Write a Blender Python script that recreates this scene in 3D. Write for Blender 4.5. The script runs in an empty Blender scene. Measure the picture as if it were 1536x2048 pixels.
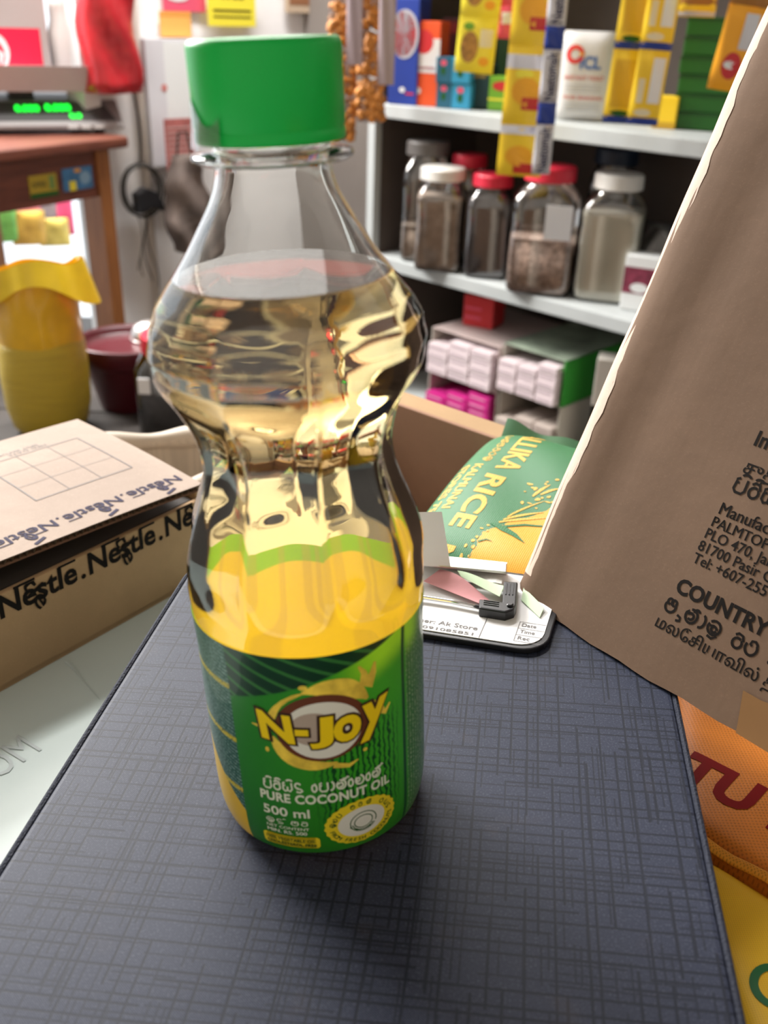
import bpy, bmesh, math, random
from mathutils import Vector, Matrix
from mathutils.bvhtree import BVHTree
random.seed(7)
SC = bpy.context.scene
COL = SC.collection
PI = math.pi

# ------------------------------------------------------------------ camera
F, CX, CY = 1900.0, 768.0, 1024.0
_dn = Vector(((640 - CX) / F, (4660 - CY) / F, 1.0)).normalized()
_up = -_dn
_Y = (Vector((0, 0, 1)) - _up * _up.z).normalized()
_X = _Y.cross(_up)
RCW = Matrix((_X, _Y, _up))                      # camera (right, down, forward) -> world
CAM = -(RCW @ (Vector(((648 - CX) / F, (1576 - CY) / F, 1.0)) * 0.345))
cd = bpy.data.cameras.new('camera')
co = bpy.data.objects.new('camera', cd)
COL.objects.link(co)
rot = Matrix((RCW @ Vector((1, 0, 0)), RCW @ Vector((0, -1, 0)), RCW @ Vector((0, 0, -1)))).transposed()
co.matrix_world = Matrix.Translation(CAM) @ rot.to_4x4()
cd.sensor_fit = 'HORIZONTAL'
cd.sensor_width = 36.0
cd.lens = F * 36.0 / 1536.0
cd.clip_start = 0.01
cd.dof.use_dof = True
cd.dof.focus_distance = 0.40
cd.dof.aperture_fstop = cd.lens / 2.9
SC.camera = co

# ------------------------------------------------------------------ world, lights, exposure
W = bpy.data.worlds.new('world')
SC.world = W
W.use_nodes = True
_bg = W.node_tree.nodes['Background']
_bg.inputs['Color'].default_value = (0.90, 0.95, 1.0, 1)
_bg.inputs['Strength'].default_value = 1.75

def area(name, loc, target, size, size_y, energy, color):
    l = bpy.data.lights.new(name, 'AREA')
    l.shape = 'RECTANGLE'
    l.size, l.size_y, l.energy, l.color = size, size_y, energy, color
    o = bpy.data.objects.new(name, l)
    COL.objects.link(o)
    o.location = loc
    o.rotation_euler = (Vector(target) - Vector(loc)).to_track_quat('-Z', 'Y').to_euler()
    return o
area('daylight_shop_front', (-1.65, 2.05, 1.25), (0.0, 0.2, 0.0), 1.0, 0.9, 158, (1.0, 0.97, 0.93))
area('added_fill_light', (-0.32, 1.72, 1.62), (-0.36, 1.78, 0.0), 1.1, 0.12, 58, (1.0, 0.98, 0.95))  # fill light added to brighten the white wall and the shelf
SC.view_settings.view_transform = 'Standard'
SC.view_settings.look = 'None'
SC.view_settings.exposure = 0.0
SC.view_settings.gamma = 1.0
SC.view_settings.use_curve_mapping = False
SC.cycles.max_bounces = 14
SC.cycles.transmission_bounces = 14
SC.cycles.transparent_max_bounces = 16
SC.cycles.sample_clamp_indirect = 6.0

# ------------------------------------------------------------------ pixel helpers (photograph -> place)
def ray(x, y): return RCW @ Vector(((x - CX) / F, (y - CY) / F, 1.0))
def at(x, y, d): return CAM + ray(x, y) * d
def onz(x, y, z):
    d = ray(x, y)
    return CAM + d * ((z - CAM.z) / d.z)
def onplane(x, y, p, n):
    d = ray(x, y)
    return CAM + d * ((p - CAM).dot(n) / d.dot(n))

# ------------------------------------------------------------------ materials
MATS = {}
def nodes_of(name):
    m = bpy.data.materials.new(name)
    m.use_nodes = True
    return m, m.node_tree, m.node_tree.nodes['Principled BSDF']
def rgba(c): return (c[0], c[1], c[2], 1.0)

def mat(name, col, rough=0.5, metal=0.0, spec=0.5, var=0.0, vscale=30.0, bump=0.0, bscale=200.0, trans=0.0, ior=1.45,
        coat=0.0, emit=None, estr=0.0, sub=0.0, stretch=None, sheen=0.0):
    if name in MATS: return MATS[name]
    m, nt, b = nodes_of(name)
    L = nt.links
    b.inputs['Base Color'].default_value = rgba(col)
    b.inputs['Roughness'].default_value = rough
    b.inputs['Metallic'].default_value = metal
    b.inputs['Specular IOR Level'].default_value = spec
    b.inputs['IOR'].default_value = ior
    b.inputs['Transmission Weight'].default_value = trans
    b.inputs['Coat Weight'].default_value = coat
    b.inputs['Sheen Weight'].default_value = sheen
    if emit:
        b.inputs['Emission Color'].default_value = rgba(emit)
        b.inputs['Emission Strength'].default_value = estr
    if var or bump:
        tc = nt.nodes.new('ShaderNodeTexCoord')
        mp = nt.nodes.new('ShaderNodeMapping')
        if stretch: mp.inputs['Scale'].default_value = stretch
        L.new(tc.outputs['Object'], mp.inputs['Vector'])
    if var:
        n = nt.nodes.new('ShaderNodeTexNoise')
        n.inputs['Scale'].default_value = vscale
        n.inputs['Detail'].default_value = 5
        L.new(mp.outputs[0], n.inputs['Vector'])
        r = nt.nodes.new('ShaderNodeValToRGB')
        r.color_ramp.elements[0].position = 0.3
        r.color_ramp.elements[1].position = 0.7
        r.color_ramp.elements[0].color = rgba([max(0, c * (1 - var)) for c in col])
        r.color_ramp.elements[1].color = rgba([min(1, c * (1 + var)) for c in col])
        L.new(n.outputs['Fac'], r.inputs['Fac'])
        L.new(r.outputs['Color'], b.inputs['Base Color'])
    if bump:
        n2 = nt.nodes.new('ShaderNodeTexNoise')
        n2.inputs['Scale'].default_value = bscale
        n2.inputs['Detail'].default_value = 4
        L.new(mp.outputs[0], n2.inputs['Vector'])
        bp = nt.nodes.new('ShaderNodeBump')
        bp.inputs['Strength'].default_value = bump
        bp.inputs['Distance'].default_value = 0.002
        L.new(n2.outputs['Fac'], bp.inputs['Height'])
        L.new(bp.outputs['Normal'], b.inputs['Normal'])
    MATS[name] = m
    return m

class NT:
    """small node-graph helper"""
    def __init__(s, name):
        s.m, s.nt, s.b = nodes_of(name)
        MATS[name] = s.m
        s.N, s.L = s.nt.nodes, s.nt.links
    def n(s, t, **kw):
        x = s.N.new(t)
        for k, v in kw.items(): setattr(x, k, v)
        return x
    def put(s, sock, v):
        if hasattr(v, 'is_output') or hasattr(v, 'links'): s.L.new(v, sock)
        else: sock.default_value = v
    def math(s, op, a, b=0.0, c=0.0, clamp=False):
        x = s.n('ShaderNodeMath', operation=op, use_clamp=clamp)
        s.put(x.inputs[0], a); s.put(x.inputs[1], b); s.put(x.inputs[2], c)
        return x.outputs[0]
    def mix(s, f, a, b):
        x = s.n('ShaderNodeMix', data_type='RGBA')
        s.put(x.inputs[0], f)
        s.put(x.inputs[6], a if hasattr(a, 'links') else rgba(a))
        s.put(x.inputs[7], b if hasattr(b, 'links') else rgba(b))
        return x.outputs[2]
    def xyz(s, src='Object'):
        tc = s.n('ShaderNodeTexCoord')
        sp = s.n('ShaderNodeSeparateXYZ')
        s.L.new(tc.outputs[src], sp.inputs[0])
        return sp.outputs[0], sp.outputs[1], sp.outputs[2], tc.outputs[src]
    def noise(s, vec, scale, detail=3, out='Fac'):
        x = s.n('ShaderNodeTexNoise')
        x.inputs['Scale'].default_value = scale
        x.inputs['Detail'].default_value = detail
        s.L.new(vec, x.inputs['Vector'])
        return x.outputs[out]
    def step(s, v, lo, hi):
        x = s.n('ShaderNodeMapRange', interpolation_type='SMOOTHSTEP')
        s.put(x.inputs[0], v); x.inputs[1].default_value = lo; x.inputs[2].default_value = hi
        return x.outputs[0]
    def bump(s, h, strength, dist):
        x = s.n('ShaderNodeBump')
        x.inputs['Strength'].default_value = strength
        x.inputs['Distance'].default_value = dist
        s.put(x.inputs['Height'], h)
        s.L.new(x.outputs[0], s.b.inputs['Normal'])
    def color(s, c): s.L.new(c, s.b.inputs['Base Color'])
    def rough(s, v): s.b.inputs['Roughness'].default_value = v

def m_cardboard(name, col, axis=0, pitch=0.0042):
    g = NT(name)
    x, y, z, v = g.xyz()
    a = (x, y, z)[axis]
    big = g.noise(v, 11.0, 4)
    fine = g.noise(v, 900.0, 2)
    mid = g.noise(v, 90.0, 5)
    c1 = g.mix(g.step(big, 0.3, 0.7), [k * 0.90 for k in col], [min(1, k * 1.07) for k in col])
    c2 = g.mix(g.math('MULTIPLY', g.step(mid, 0.35, 0.75), 0.35), c1, [k * 0.82 for k in col])
    c3 = g.mix(g.math('MULTIPLY', g.step(fine, 0.55, 0.72), 0.22), c2, [min(1, k * 1.35) for k in col])
    g.color(c3)
    g.rough(0.82)
    g.b.inputs['Specular IOR Level'].default_value = 0.22
    flute = g.math('SINE', g.math('MULTIPLY', a, 2 * PI / pitch))
    h = g.math('ADD', g.math('MULTIPLY', flute, 0.025), g.math('MULTIPLY', big, 3.0))
    h = g.math('ADD', h, g.math('MULTIPLY', mid, 1.0))
    g.bump(h, 0.28, 0.0006)
    return g.m

def m_case():
    g = NT('slate_fabric')
    x, y, z, v = g.xyz()
    def lines(p, q, freq, seg, seed, dens, wid):
        # broken lines running along q, spaced along p
        row = g.math('FLOOR', g.math('MULTIPLY', p, freq))
        fr = g.math('FRACT', g.math('MULTIPLY', p, freq))
        wn = g.n('ShaderNodeTexWhiteNoise', noise_dimensions='2D')
        cb = g.n('ShaderNodeCombineXYZ')
        g.put(cb.inputs[0], g.math('ADD', row, seed)); cb.inputs[1].default_value = seed * 1.7
        g.L.new(cb.outputs[0], wn.inputs['Vector'])
        sg = g.math('FLOOR', g.math('ADD', g.math('MULTIPLY', q, seg), g.math('MULTIPLY', wn.outputs['Value'], 9.0)))
        wn2 = g.n('ShaderNodeTexWhiteNoise', noise_dimensions='2D')
        cb2 = g.n('ShaderNodeCombineXYZ')
        g.put(cb2.inputs[0], sg); g.put(cb2.inputs[1], g.math('ADD', row, seed * 3.1))
        g.L.new(cb2.outputs[0], wn2.inputs['Vector'])
        on = g.math('LESS_THAN', wn2.outputs['Value'], dens)
        off = g.math('MULTIPLY', wn.outputs['Value'], 0.5)
        d = g.math('ABSOLUTE', g.math('SUBTRACT', fr, g.math('ADD', off, 0.25)))
        ln = g.math('SUBTRACT', 1.0, g.step(d, wid * 0.6, wid))
        return g.math('MULTIPLY', ln, on)
    la = lines(y, x, 235.0, 17.0, 3.0, 0.66, 0.12)
    lb = lines(x, y, 215.0, 32.0, 11.0, 0.60, 0.11)
    lc = lines(x, y, 420.0, 75.0, 23.0, 0.26, 0.16)
    ld = lines(y, x, 400.0, 50.0, 31.0, 0.22, 0.16)
    m = g.math('MAXIMUM', g.math('MAXIMUM', la, lb), g.math('MULTIPLY', g.math('MAXIMUM', lc, ld), 0.8))
    tw = g.math('SINE', g.math('MULTIPLY', g.math('ADD', x, g.math('MULTIPLY', y, 1.25)), 2 * PI / 0.00085))
    tw = g.math('MULTIPLY', g.math('ADD', tw, 1.0), 0.5)
    th = g.noise(v, 1400.0, 1)
    base = g.mix(g.math('MULTIPLY', tw, 0.75), (0.009, 0.012, 0.025), (0.044, 0.054, 0.092))
    base = g.mix(g.math('MULTIPLY', g.step(th, 0.5, 0.8), 0.35), base, (0.12, 0.13, 0.17))
    base = g.mix(g.math('MULTIPLY', m, 0.80), base, (0.006, 0.008, 0.015))
    st = g.math('MULTIPLY', g.step(g.noise(v, 45.0, 4), 0.60, 0.75), 0.10)
    base = g.mix(st, base, (0.10, 0.07, 0.05))
    g.color(base)
    g.rough(0.55)
    g.b.inputs['Specular IOR Level'].default_value = 0.22
    g.bump(g.math('SUBTRACT', g.math('MULTIPLY', tw, 0.5), g.math('MULTIPLY', m, 0.6)), 0.16, 0.0002)
    return g.m

def m_weave(name, col, pitch=0.0012, dark=0.62, depth=0.0002, spec=0.3):
    g = NT(name)
    x, y, z, v = g.xyz()
    k = 2 * PI / pitch
    p = g.math('SINE', g.math('MULTIPLY', g.math('ADD', x, y), k * 0.7))
    q = g.math('SINE', g.math('MULTIPLY', g.math('SUBTRACT', x, y), k * 0.7))
    w = g.math('MULTIPLY', g.math('ADD', g.math('MULTIPLY', p, q), 1.0), 0.5)
    n = g.noise(v, 40.0, 4)
    c = g.mix(g.step(w, 0.05, 0.55), [a * dark for a in col], col)
    c = g.mix(g.math('MULTIPLY', g.step(n, 0.35, 0.7), 0.25), c, [min(1, a * 1.25) for a in col])
    g.color(c)
    g.rough(0.5)
    g.b.inputs['Specular IOR Level'].default_value = spec
    g.bump(g.math('ADD', w, g.math('MULTIPLY', n, 2.0)), 0.35, depth)
    return g.m

def m_wood(name, a, b, rough=0.45, scale=(3, 3, 40)):
    g = NT(name)
    tc = g.n('ShaderNodeTexCoord'); mp = g.n('ShaderNodeMapping')
    mp.inputs['Scale'].default_value = scale
    g.L.new(tc.outputs['Object'], mp.inputs['Vector'])
    n = g.noise(mp.outputs[0], 4.0, 6)
    g.color(g.mix(g.step(n, 0.3, 0.7), a, b))
    g.rough(rough)
    g.bump(n, 0.15, 0.001)
    return g.m

def m_film(name, tint=(1, 1, 1), fac=0.12, rough=0.08):
    """thin clear plastic: transparent with a facing-dependent gloss"""
    if name in MATS: return MATS[name]
    m, nt, b = nodes_of(name)
    N, L = nt.nodes, nt.links
    t = N.new('ShaderNodeBsdfTransparent'); t.inputs[0].default_value = rgba(tint)
    gl = N.new('ShaderNodeBsdfGlossy'); gl.inputs['Roughness'].default_value = rough
    fr = N.new('ShaderNodeFresnel'); fr.inputs[0].default_value = 1.5
    ad = N.new('ShaderNodeMath'); ad.operation = 'ADD'; ad.use_clamp = True; ad.inputs[1].default_value = fac
    L.new(fr.outputs[0], ad.inputs[0])
    mx = N.new('ShaderNodeMixShader')
    L.new(ad.outputs[0], mx.inputs[0]); L.new(t.outputs[0], mx.inputs[1]); L.new(gl.outputs[0], mx.inputs[2])
    L.new(mx.outputs[0], N['Material Output'].inputs['Surface'])
    MATS[name] = m
    return m

def m_glass(name, ior, col=(1, 1, 1), absorb=None, dens=0.0):
    m, nt, b = nodes_of(name)
    N, L = nt.nodes, nt.links
    g = N.new('ShaderNodeBsdfGlass')
    g.inputs['Color'].default_value = rgba(col); g.inputs['Roughness'].default_value = 0.0; g.inputs['IOR'].default_value = ior
    L.new(g.outputs[0], N['Material Output'].inputs['Surface'])
    if absorb:
        v = N.new('ShaderNodeVolumeAbsorption')
        v.inputs['Color'].default_value = rgba(absorb); v.inputs['Density'].default_value = dens
        L.new(v.outputs[0], N['Material Output'].inputs['Volume'])
    MATS[name] = m
    return m

# ------------------------------------------------------------------ mesh helpers
class MB:
    def __init__(s): s.v, s.f = [], []
    def add(s, vs, fs):
        o = len(s.v)
        s.v += [Vector(p) for p in vs]
        s.f += [[i + o for i in f] for f in fs]
        return s
    def box(s, x0, x1, y0, y1, z0, z1):
        return s.add([(x0, y0, z0), (x1, y0, z0), (x1, y1, z0), (x0, y1, z0), (x0, y0, z1), (x1, y0, z1), (x1, y1, z1), (x0, y1, z1)],
                     [(0, 3, 2, 1), (4, 5, 6, 7), (0, 1, 5, 4), (1, 2, 6, 5), (2, 3, 7, 6), (3, 0, 4, 7)])
    def lathe(s, prof, n=48, rfun=None, cap=True):
        vs, fs = [], []
        for (r, z) in prof:
            for k in range(n):
                a = 2 * PI * k / n
                rr = rfun(r, z, a) if rfun else r
                vs.append((rr * math.cos(a), rr * math.sin(a), z))
        for i in range(len(prof) - 1):
            for k in range(n):
                k2 = (k + 1) % n
                fs.append((i * n + k, i * n + k2, (i + 1) * n + k2, (i + 1) * n + k))
        if cap:
            fs.append(tuple(reversed(range(n))))
            fs.append(tuple(range((len(prof) - 1) * n, len(prof) * n)))
        return s.add(vs, fs)
    def loft(s, prof, n=40, cap=True):
        """prof: (z, half x, half y, roundness exponent)"""
        vs, fs = [], []
        for (z, a, b, e) in prof:
            for k in range(n):
                t = 2 * PI * k / n
                c, q = math.cos(t), math.sin(t)
                vs.append((a * math.copysign(abs(c) ** (2 / e), c), b * math.copysign(abs(q) ** (2 / e), q), z))
        for i in range(len(prof) - 1):
            for k in range(n):
                k2 = (k + 1) % n
                fs.append((i * n + k, i * n + k2, (i + 1) * n + k2, (i + 1) * n + k))
        if cap:
            fs.append(tuple(reversed(range(n))))
            fs.append(tuple(range((len(prof) - 1) * n, len(prof) * n)))
        return s.add(vs, fs)
    def tube(s, path, r, n=8, closed=False):
        path = [Vector(p) for p in path]
        m = len(path)
        vs, fs = [], []
        prev = None
        for i, p in enumerate(path):
            a = path[(i - 1) % m] if (closed or i > 0) else p
            b = path[(i + 1) % m] if (closed or i < m - 1) else p
            t = (b - a).normalized() if (b - a).length > 1e-9 else Vector((0, 0, 1))
            if prev is None:
                ref = Vector((0, 0, 1)) if abs(t.z) < 0.9 else Vector((1, 0, 0))
                u = t.cross(ref).normalized()
            else:
                u = (prev - t * prev.dot(t)).normalized()
            prev = u
            w = t.cross(u)
            rr = r[i] if isinstance(r, (list, tuple)) else r
            for k in range(n):
                q = 2 * PI * k / n
                vs.append(p + (u * math.cos(q) + w * math.sin(q)) * rr)
        for i in range(m if closed else m - 1):
            j = (i + 1) % m
            for k in range(n):
                k2 = (k + 1) % n
                fs.append((i * n + k, i * n + k2, j * n + k2, j * n + k))
        if not closed:
            fs.append(tuple(reversed(range(n))))
            fs.append(tuple(range((m - 1) * n, m * n)))
        return s.add(vs, fs)
    def prism(s, poly, z0, z1):
        n = len(poly)
        vs = [(p[0], p[1], z0) for p in poly] + [(p[0], p[1], z1) for p in poly]
        fs = [tuple(reversed(range(n))), tuple(range(n, 2 * n))] + [(i, (i + 1) % n, n + (i + 1) % n, n + i) for i in range(n)]
        return s.add(vs, fs)
    def grid(s, fn, nu, nv, cu=False):
        vs = [fn(i / nu, j / nv) for j in range(nv + 1) for i in range(nu + (0 if cu else 1))]
        w = nu if cu else nu + 1
        fs = []
        for j in range(nv):
            for i in range(nu):
                i2 = (i + 1) % w
                fs.append((j * w + i, j * w + i2, (j + 1) * w + i2, (j + 1) * w + i))
        return s.add(vs, fs)
    def ribbon(s, path, w, z=0.0):
        path = [Vector((p[0], p[1])) for p in path]
        vs, fs = [], []
        for i, p in enumerate(path):
            a, b = path[max(0, i - 1)], path[min(len(path) - 1, i + 1)]
            t = (b - a)
            t = t.normalized() if t.length > 1e-9 else Vector((1, 0))
            nn = Vector((-t.y, t.x))
            ww = w[i] if isinstance(w, (list, tuple)) else w
            vs += [(p.x + nn.x * ww / 2, p.y + nn.y * ww / 2, z), (p.x - nn.x * ww / 2, p.y - nn.y * ww / 2, z)]
        for i in range(len(path) - 1):
            fs.append((2 * i, 2 * i + 1, 2 * i + 3, 2 * i + 2))
        return s.add(vs, fs)
    def ell(s, cx, cy, a, b, n=40, z=0.0, wob=0.0, ph=0.0, k=7):
        vs = [(cx, cy, z)]
        for i in range(n):
            t = 2 * PI * i / n
            q = 1 + wob * math.sin(k * t + ph) + wob * 0.6 * math.sin((k * 2 + 1) * t + 2 * ph)
            vs.append((cx + a * q * math.cos(t), cy + b * q * math.sin(t), z))
        return s.add(vs, [(0, 1 + i, 1 + (i + 1) % n) for i in range(n)])
    def ring(s, cx, cy, a0, b0, a1, b1, n=48, z=0.0, wob=0.0, k=20):
        vs = []
        for i in range(n):
            t = 2 * PI * i / n
            q = 1 + wob * math.sin(k * t)
            vs += [(cx + a0 * math.cos(t), cy + b0 * math.sin(t), z), (cx + a1 * q * math.cos(t), cy + b1 * q * math.sin(t), z)]
        return s.add(vs, [(2 * i, 2 * i + 1, (2 * i + 3) % (2 * n), (2 * i + 2) % (2 * n)) for i in range(n)])
    def xf(s, fn):
        s.v = [Vector(fn(p)) for p in s.v]
        return s
    def mesh(s, name, mats, smooth=False, bevel=0.0, segs=2):
        me = bpy.data.meshes.new(name)
        me.from_pydata([tuple(p) for p in s.v], [], s.f)
        if bevel:
            bm = bmesh.new(); bm.from_mesh(me)
            bmesh.ops.remove_doubles(bm, verts=bm.verts, dist=1e-6)
            es = [e for e in bm.edges if len(e.link_faces) == 2 and e.calc_face_angle(0) > 0.6]
            bmesh.ops.bevel(bm, geom=es, offset=bevel, segments=segs, affect='EDGES', profile=0.6)
            bm.to_mesh(me); bm.free()
        for m in (mats if isinstance(mats, (list, tuple)) else [mats]): me.materials.append(m)
        if smooth:
            for p in me.polygons: p.use_smooth = True
        me.update()
        return me
    def build(s, name, m, parent=None, smooth=False, bevel=0.0, segs=2):
        o = bpy.data.objects.new(name, s.mesh(name, m, smooth, bevel, segs))
        COL.objects.link(o)
        if parent: o.parent = parent
        return o

def tag(o, label=None, cat=None, group=None, kind=None):
    if label: o['label'] = label
    if cat: o['category'] = cat
    if group: o['group'] = group
    if kind: o['kind'] = kind
    return o
def frame(o, X, Y, Z):
    return Matrix((X, Y, Z)).transposed().to_4x4() if o is None else Matrix.Translation(o) @ Matrix((X, Y, Z)).transposed().to_4x4()
def thing(name, label, cat, M=None, group=None, loc=None, rz=0.0):
    o = bpy.data.objects.new(name, None)
    o.empty_display_size = 0.02
    COL.objects.link(o)
    if M is not None: o.matrix_world = M
    if loc is not None: o.matrix_world = Matrix.Translation(Vector(loc)) @ Matrix.Rotation(rz, 4, 'Z')
    return tag(o, label, cat, group)
def place(o, M): o.matrix_world = M; return o
def bxo(name, m, parent, x0, x1, y0, y1, z0, z1, bevel=0.0, segs=2, smooth=False):
    return MB().box(x0, x1, y0, y1, z0, z1).build(name, m, parent, smooth, bevel, segs)
def copy_tree(o, M, label, group=None):
    c = o.copy(); COL.objects.link(c); c.parent = None; c.matrix_world = M
    c['label'] = label
    if group: c['group'] = group
    for ch in o.children:
        d = ch.copy(); COL.objects.link(d); d.parent = c
        for g in ch.children:
            e = g.copy(); COL.objects.link(e); e.parent = d
    return c

# ------------------------------------------------------------------ writing
def text_mb(body, size, bold=0.0, align='LEFT', shear=0.0, space=1.0, res=3, sx=1.0):
    multi = bold > 0 and any(k in body for k in 'MW')     # bold of letters whose outlines would fold: shifted copies
    c = bpy.data.curves.new('t', 'FONT')
    c.body = body; c.size = size; c.offset = 0.0 if multi else bold * size; c.align_x = align; c.shear = shear
    c.space_character = space; c.resolution_u = res
    o = bpy.data.objects.new('t', c)
    COL.objects.link(o)
    me = bpy.data.meshes.new_from_object(o.evaluated_get(bpy.context.evaluated_depsgraph_get()))
    mb = MB().add([(v.co.x * sx, v.co.y, 0.0) for v in me.vertices], [tuple(p.vertices) for p in me.polygons])
    bpy.data.objects.remove(o); bpy.data.curves.remove(c); bpy.data.meshes.remove(me)
    if multi:
        v0, f0 = list(mb.v), list(mb.f)
        for dx in (-bold * size * 1.2, bold * size * 1.2): mb.add([p + Vector((dx, 0, 0)) for p in v0], f0)
    return mb
def fit(mb, x0, x1, y0, y1):
    """stretch a flat lettering mesh into a rectangle"""
    ax, bx = min(p.x for p in mb.v), max(p.x for p in mb.v)
    ay, by = min(p.y for p in mb.v), max(p.y for p in mb.v)
    return mb.xf(lambda p: (x0 + (p.x - ax) / (bx - ax) * (x1 - x0), y0 + (p.y - ay) / (by - ay) * (y1 - y0), p.z))
def shift(mb, x, y, z=0.0): return mb.xf(lambda p: (p.x + x, p.y + y, p.z + z))
def refine(mb, maxlen):
    me = mb.mesh('r', [])
    bm = bmesh.new(); bm.from_mesh(me)
    bmesh.ops.triangulate(bm, faces=bm.faces)
    for _ in range(4):
        es = [e for e in bm.edges if e.calc_length() > maxlen]
        if not es: break
        bmesh.ops.subdivide_edges(bm, edges=es, cuts=1)
        bmesh.ops.triangulate(bm, faces=bm.faces)
    bm.verts.index_update()
    r = MB().add([v.co.copy() for v in bm.verts], [[v.index for v in f.verts] for f in bm.faces])
    bm.free(); bpy.data.meshes.remove(me)
    return r
def arc(cx, cy, r, a0, a1, ry=None, n=14):
    ry = r if ry is None else ry
    return [(cx + r * math.cos(math.radians(a0 + (a1 - a0) * i / n)), cy + ry * math.sin(math.radians(a0 + (a1 - a0) * i / n))) for i in range(n + 1)]
# rounded Sinhala letters drawn as strokes in a unit-high box: (advance, strokes)
SIN = {
    'ma': (1.05, [arc(.3, .72, .2, -60, 280) + arc(.45, .4, .42, 150, 390, .4), arc(.62, .72, .2, -40, 300)]),
    'uu': (.42, [[(.02, .1), (.3, .02), (.36, -.2), (.05, -.3)]]),
    'la': (1.1, [arc(.5, .48, .46, 110, -220, .48) + arc(.46, .45, .22, 160, -130), arc(.8, .85, .2, 200, 20)]),
    'aa': (.5, [arc(.1, .5, .28, 80, -80, .45) + [(.0, .02)]]),
    'sha': (1.15, [arc(.52, .5, .48, 140, -200, .48) + [(.2, .55), (.5, .62)], arc(.55, .4, .2, 0, 350), [(.55, .2), (.9, .0), (.6, -.22), (.25, -.15)]]),
    'ra': (.85, [arc(.4, .34, .34, 60, 400, .34) + [(.75, .62), (.62, .92), (.3, .98), (.1, .82)]]),
    'tta': (.95, [arc(.45, .46, .42, 150, 395, .46) + [(.8, .8), (.6, .98), (.35, .92), (.3, .7), (.45, .62)]]),
    'pa': (1.0, [[(.3, .95), (.08, .85), (.1, .62), (.3, .66)], [(.1, .66), (.06, .2), (.25, .0), (.7, .0), (.88, .2), (.86, .95)]]),
    'i': (.0, [arc(-.45, 1.08, .3, 10, 170, .18)]),
    'sa': (1.1, [[(.3, .95), (.08, .85), (.1, .6), (.32, .66)], [(.1, .62), (.08, .2), (.3, .0), (.55, .12), (.55, .5)], [(.55, .12), (.8, .0), (1.0, .25), (.96, .95)]]),
    'da': (.95, [arc(.4, .68, .28, 20, 290, .28) + [(.3, .35), (.7, .3), (.85, .12), (.6, -.05), (.2, .0)]]),
    'e': (.6, [arc(.25, .4, .24, 70, 400, .38) + [(.3, .9)]]),
    'ta': (1.05, [arc(.5, .45, .45, 130, 410, .45) + [(.6, .95)], arc(.34, .5, .18, 0, 350)]),
    'dot': (.35, [arc(.12, .75, .05, 0, 350), arc(.12, .2, .05, 0, 350)]),
    'h': (.0, [[(-.25, 1.0), (-.05, 1.2), (.1, 1.05)]]),
    ' ': (.6, []),
}
def sinhala(keys, size, w):
    mb = MB(); x = 0.0
    for k in keys:
        adv, st = SIN[k]
        for q in st: mb.ribbon([((x + a) * size, b * size) for a, b in q], w * size)
        x += adv + 0.12 if adv else 0
    return mb

# ================================================================== frames
AXV = Vector((0.125, 0.992, 0)).normalized()
_r = Vector((AXV.y, -AXV.x, 0))
_t = math.radians(3.7)
CN = Vector((0, 0, 1)) * math.cos(_t) - _r * math.sin(_t)          # normal of the tilted case top
CU = AXV.cross(CN)
CASE = frame(Vector((0, 0, 0)), CU, AXV, CN)
_v = ray(-1390, -48); _v.z = 0
SD = (-_v).normalized()                                          # along the shelf, towards the near right end
SI = Vector((-SD.y, SD.x, 0))                                    # into the shelf
P0 = at(1100, 590, 1.75)
POST = onplane(735, 300, P0, SI)
SO = Vector((POST.x, POST.y, 0))
SHELF = frame(SO, SD, SI, Vector((0, 0, 1)))
def sl(x, y, off=0.0):
    p = onplane(x, y, P0 + SI * off, SI) - SO
    return p.dot(SD), p.z
def SH(s, off, z, rz=0.0):
    return SHELF @ Matrix.Translation((s, off, z)) @ Matrix.Rotation(rz, 4, 'Z')
FLOOR = -0.90

# ================================================================== shared materials
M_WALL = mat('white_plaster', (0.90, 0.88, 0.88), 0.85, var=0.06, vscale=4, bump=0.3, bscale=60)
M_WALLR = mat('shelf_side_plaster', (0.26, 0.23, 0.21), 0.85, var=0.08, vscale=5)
M_WALLF = mat('cream_plaster', (0.45, 0.42, 0.385), 0.85, var=0.05, vscale=4)
M_FLOOR = mat('dark_cement', (0.10, 0.095, 0.09), 0.7, var=0.25, vscale=6, bump=0.3, bscale=80)
M_CEIL = mat('ceiling_board', (0.42, 0.39, 0.36), 0.9, var=0.05, vscale=3)
M_KRAFT = m_cardboard('brown_kraft_board', (0.160, 0.101, 0.066), 0)
M_KRAFT_L = m_cardboard('tan_kraft_board', (0.42, 0.275, 0.15), 0)
M_KRAFT_P = m_cardboard('pale_kraft_board', (0.41, 0.325, 0.27), 0)
M_KRAFT_IN = m_cardboard('inner_kraft_board', (0.33, 0.19, 0.125), 0)
M_INK = mat('black_ink', (0.012, 0.010, 0.009), 0.75, spec=0.08)
M_INKV = mat('violet_ink', (0.045, 0.04, 0.075), 0.7, spec=0.1)
M_GREYINK = mat('grey_ink', (0.16, 0.15, 0.15), 0.7)
M_WHITE = mat('white_paint', (0.78, 0.80, 0.80), 0.45)
M_PAPER = mat('white_paper', (0.80, 0.80, 0.80), 0.75, var=0.03, vscale=30)
M_BLACK = mat('black_plastic', (0.012, 0.012, 0.014), 0.32)
M_STEEL = mat('brushed_steel', (0.62, 0.60, 0.58), 0.32, metal=1.0, var=0.08, vscale=20, stretch=(1, 1, 30))
M_CHROME = mat('chrome_wire', (0.75, 0.76, 0.77), 0.15, metal=1.0)
M_FILM = m_film('clear_film')
M_JAR = m_film('clear_jar_plastic', (0.93, 0.92, 0.91), 0.10, 0.06)
M_YEL = mat('sachet_yellow', (0.90, 0.62, 0.03), 0.35, var=0.05, vscale=20)
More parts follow.
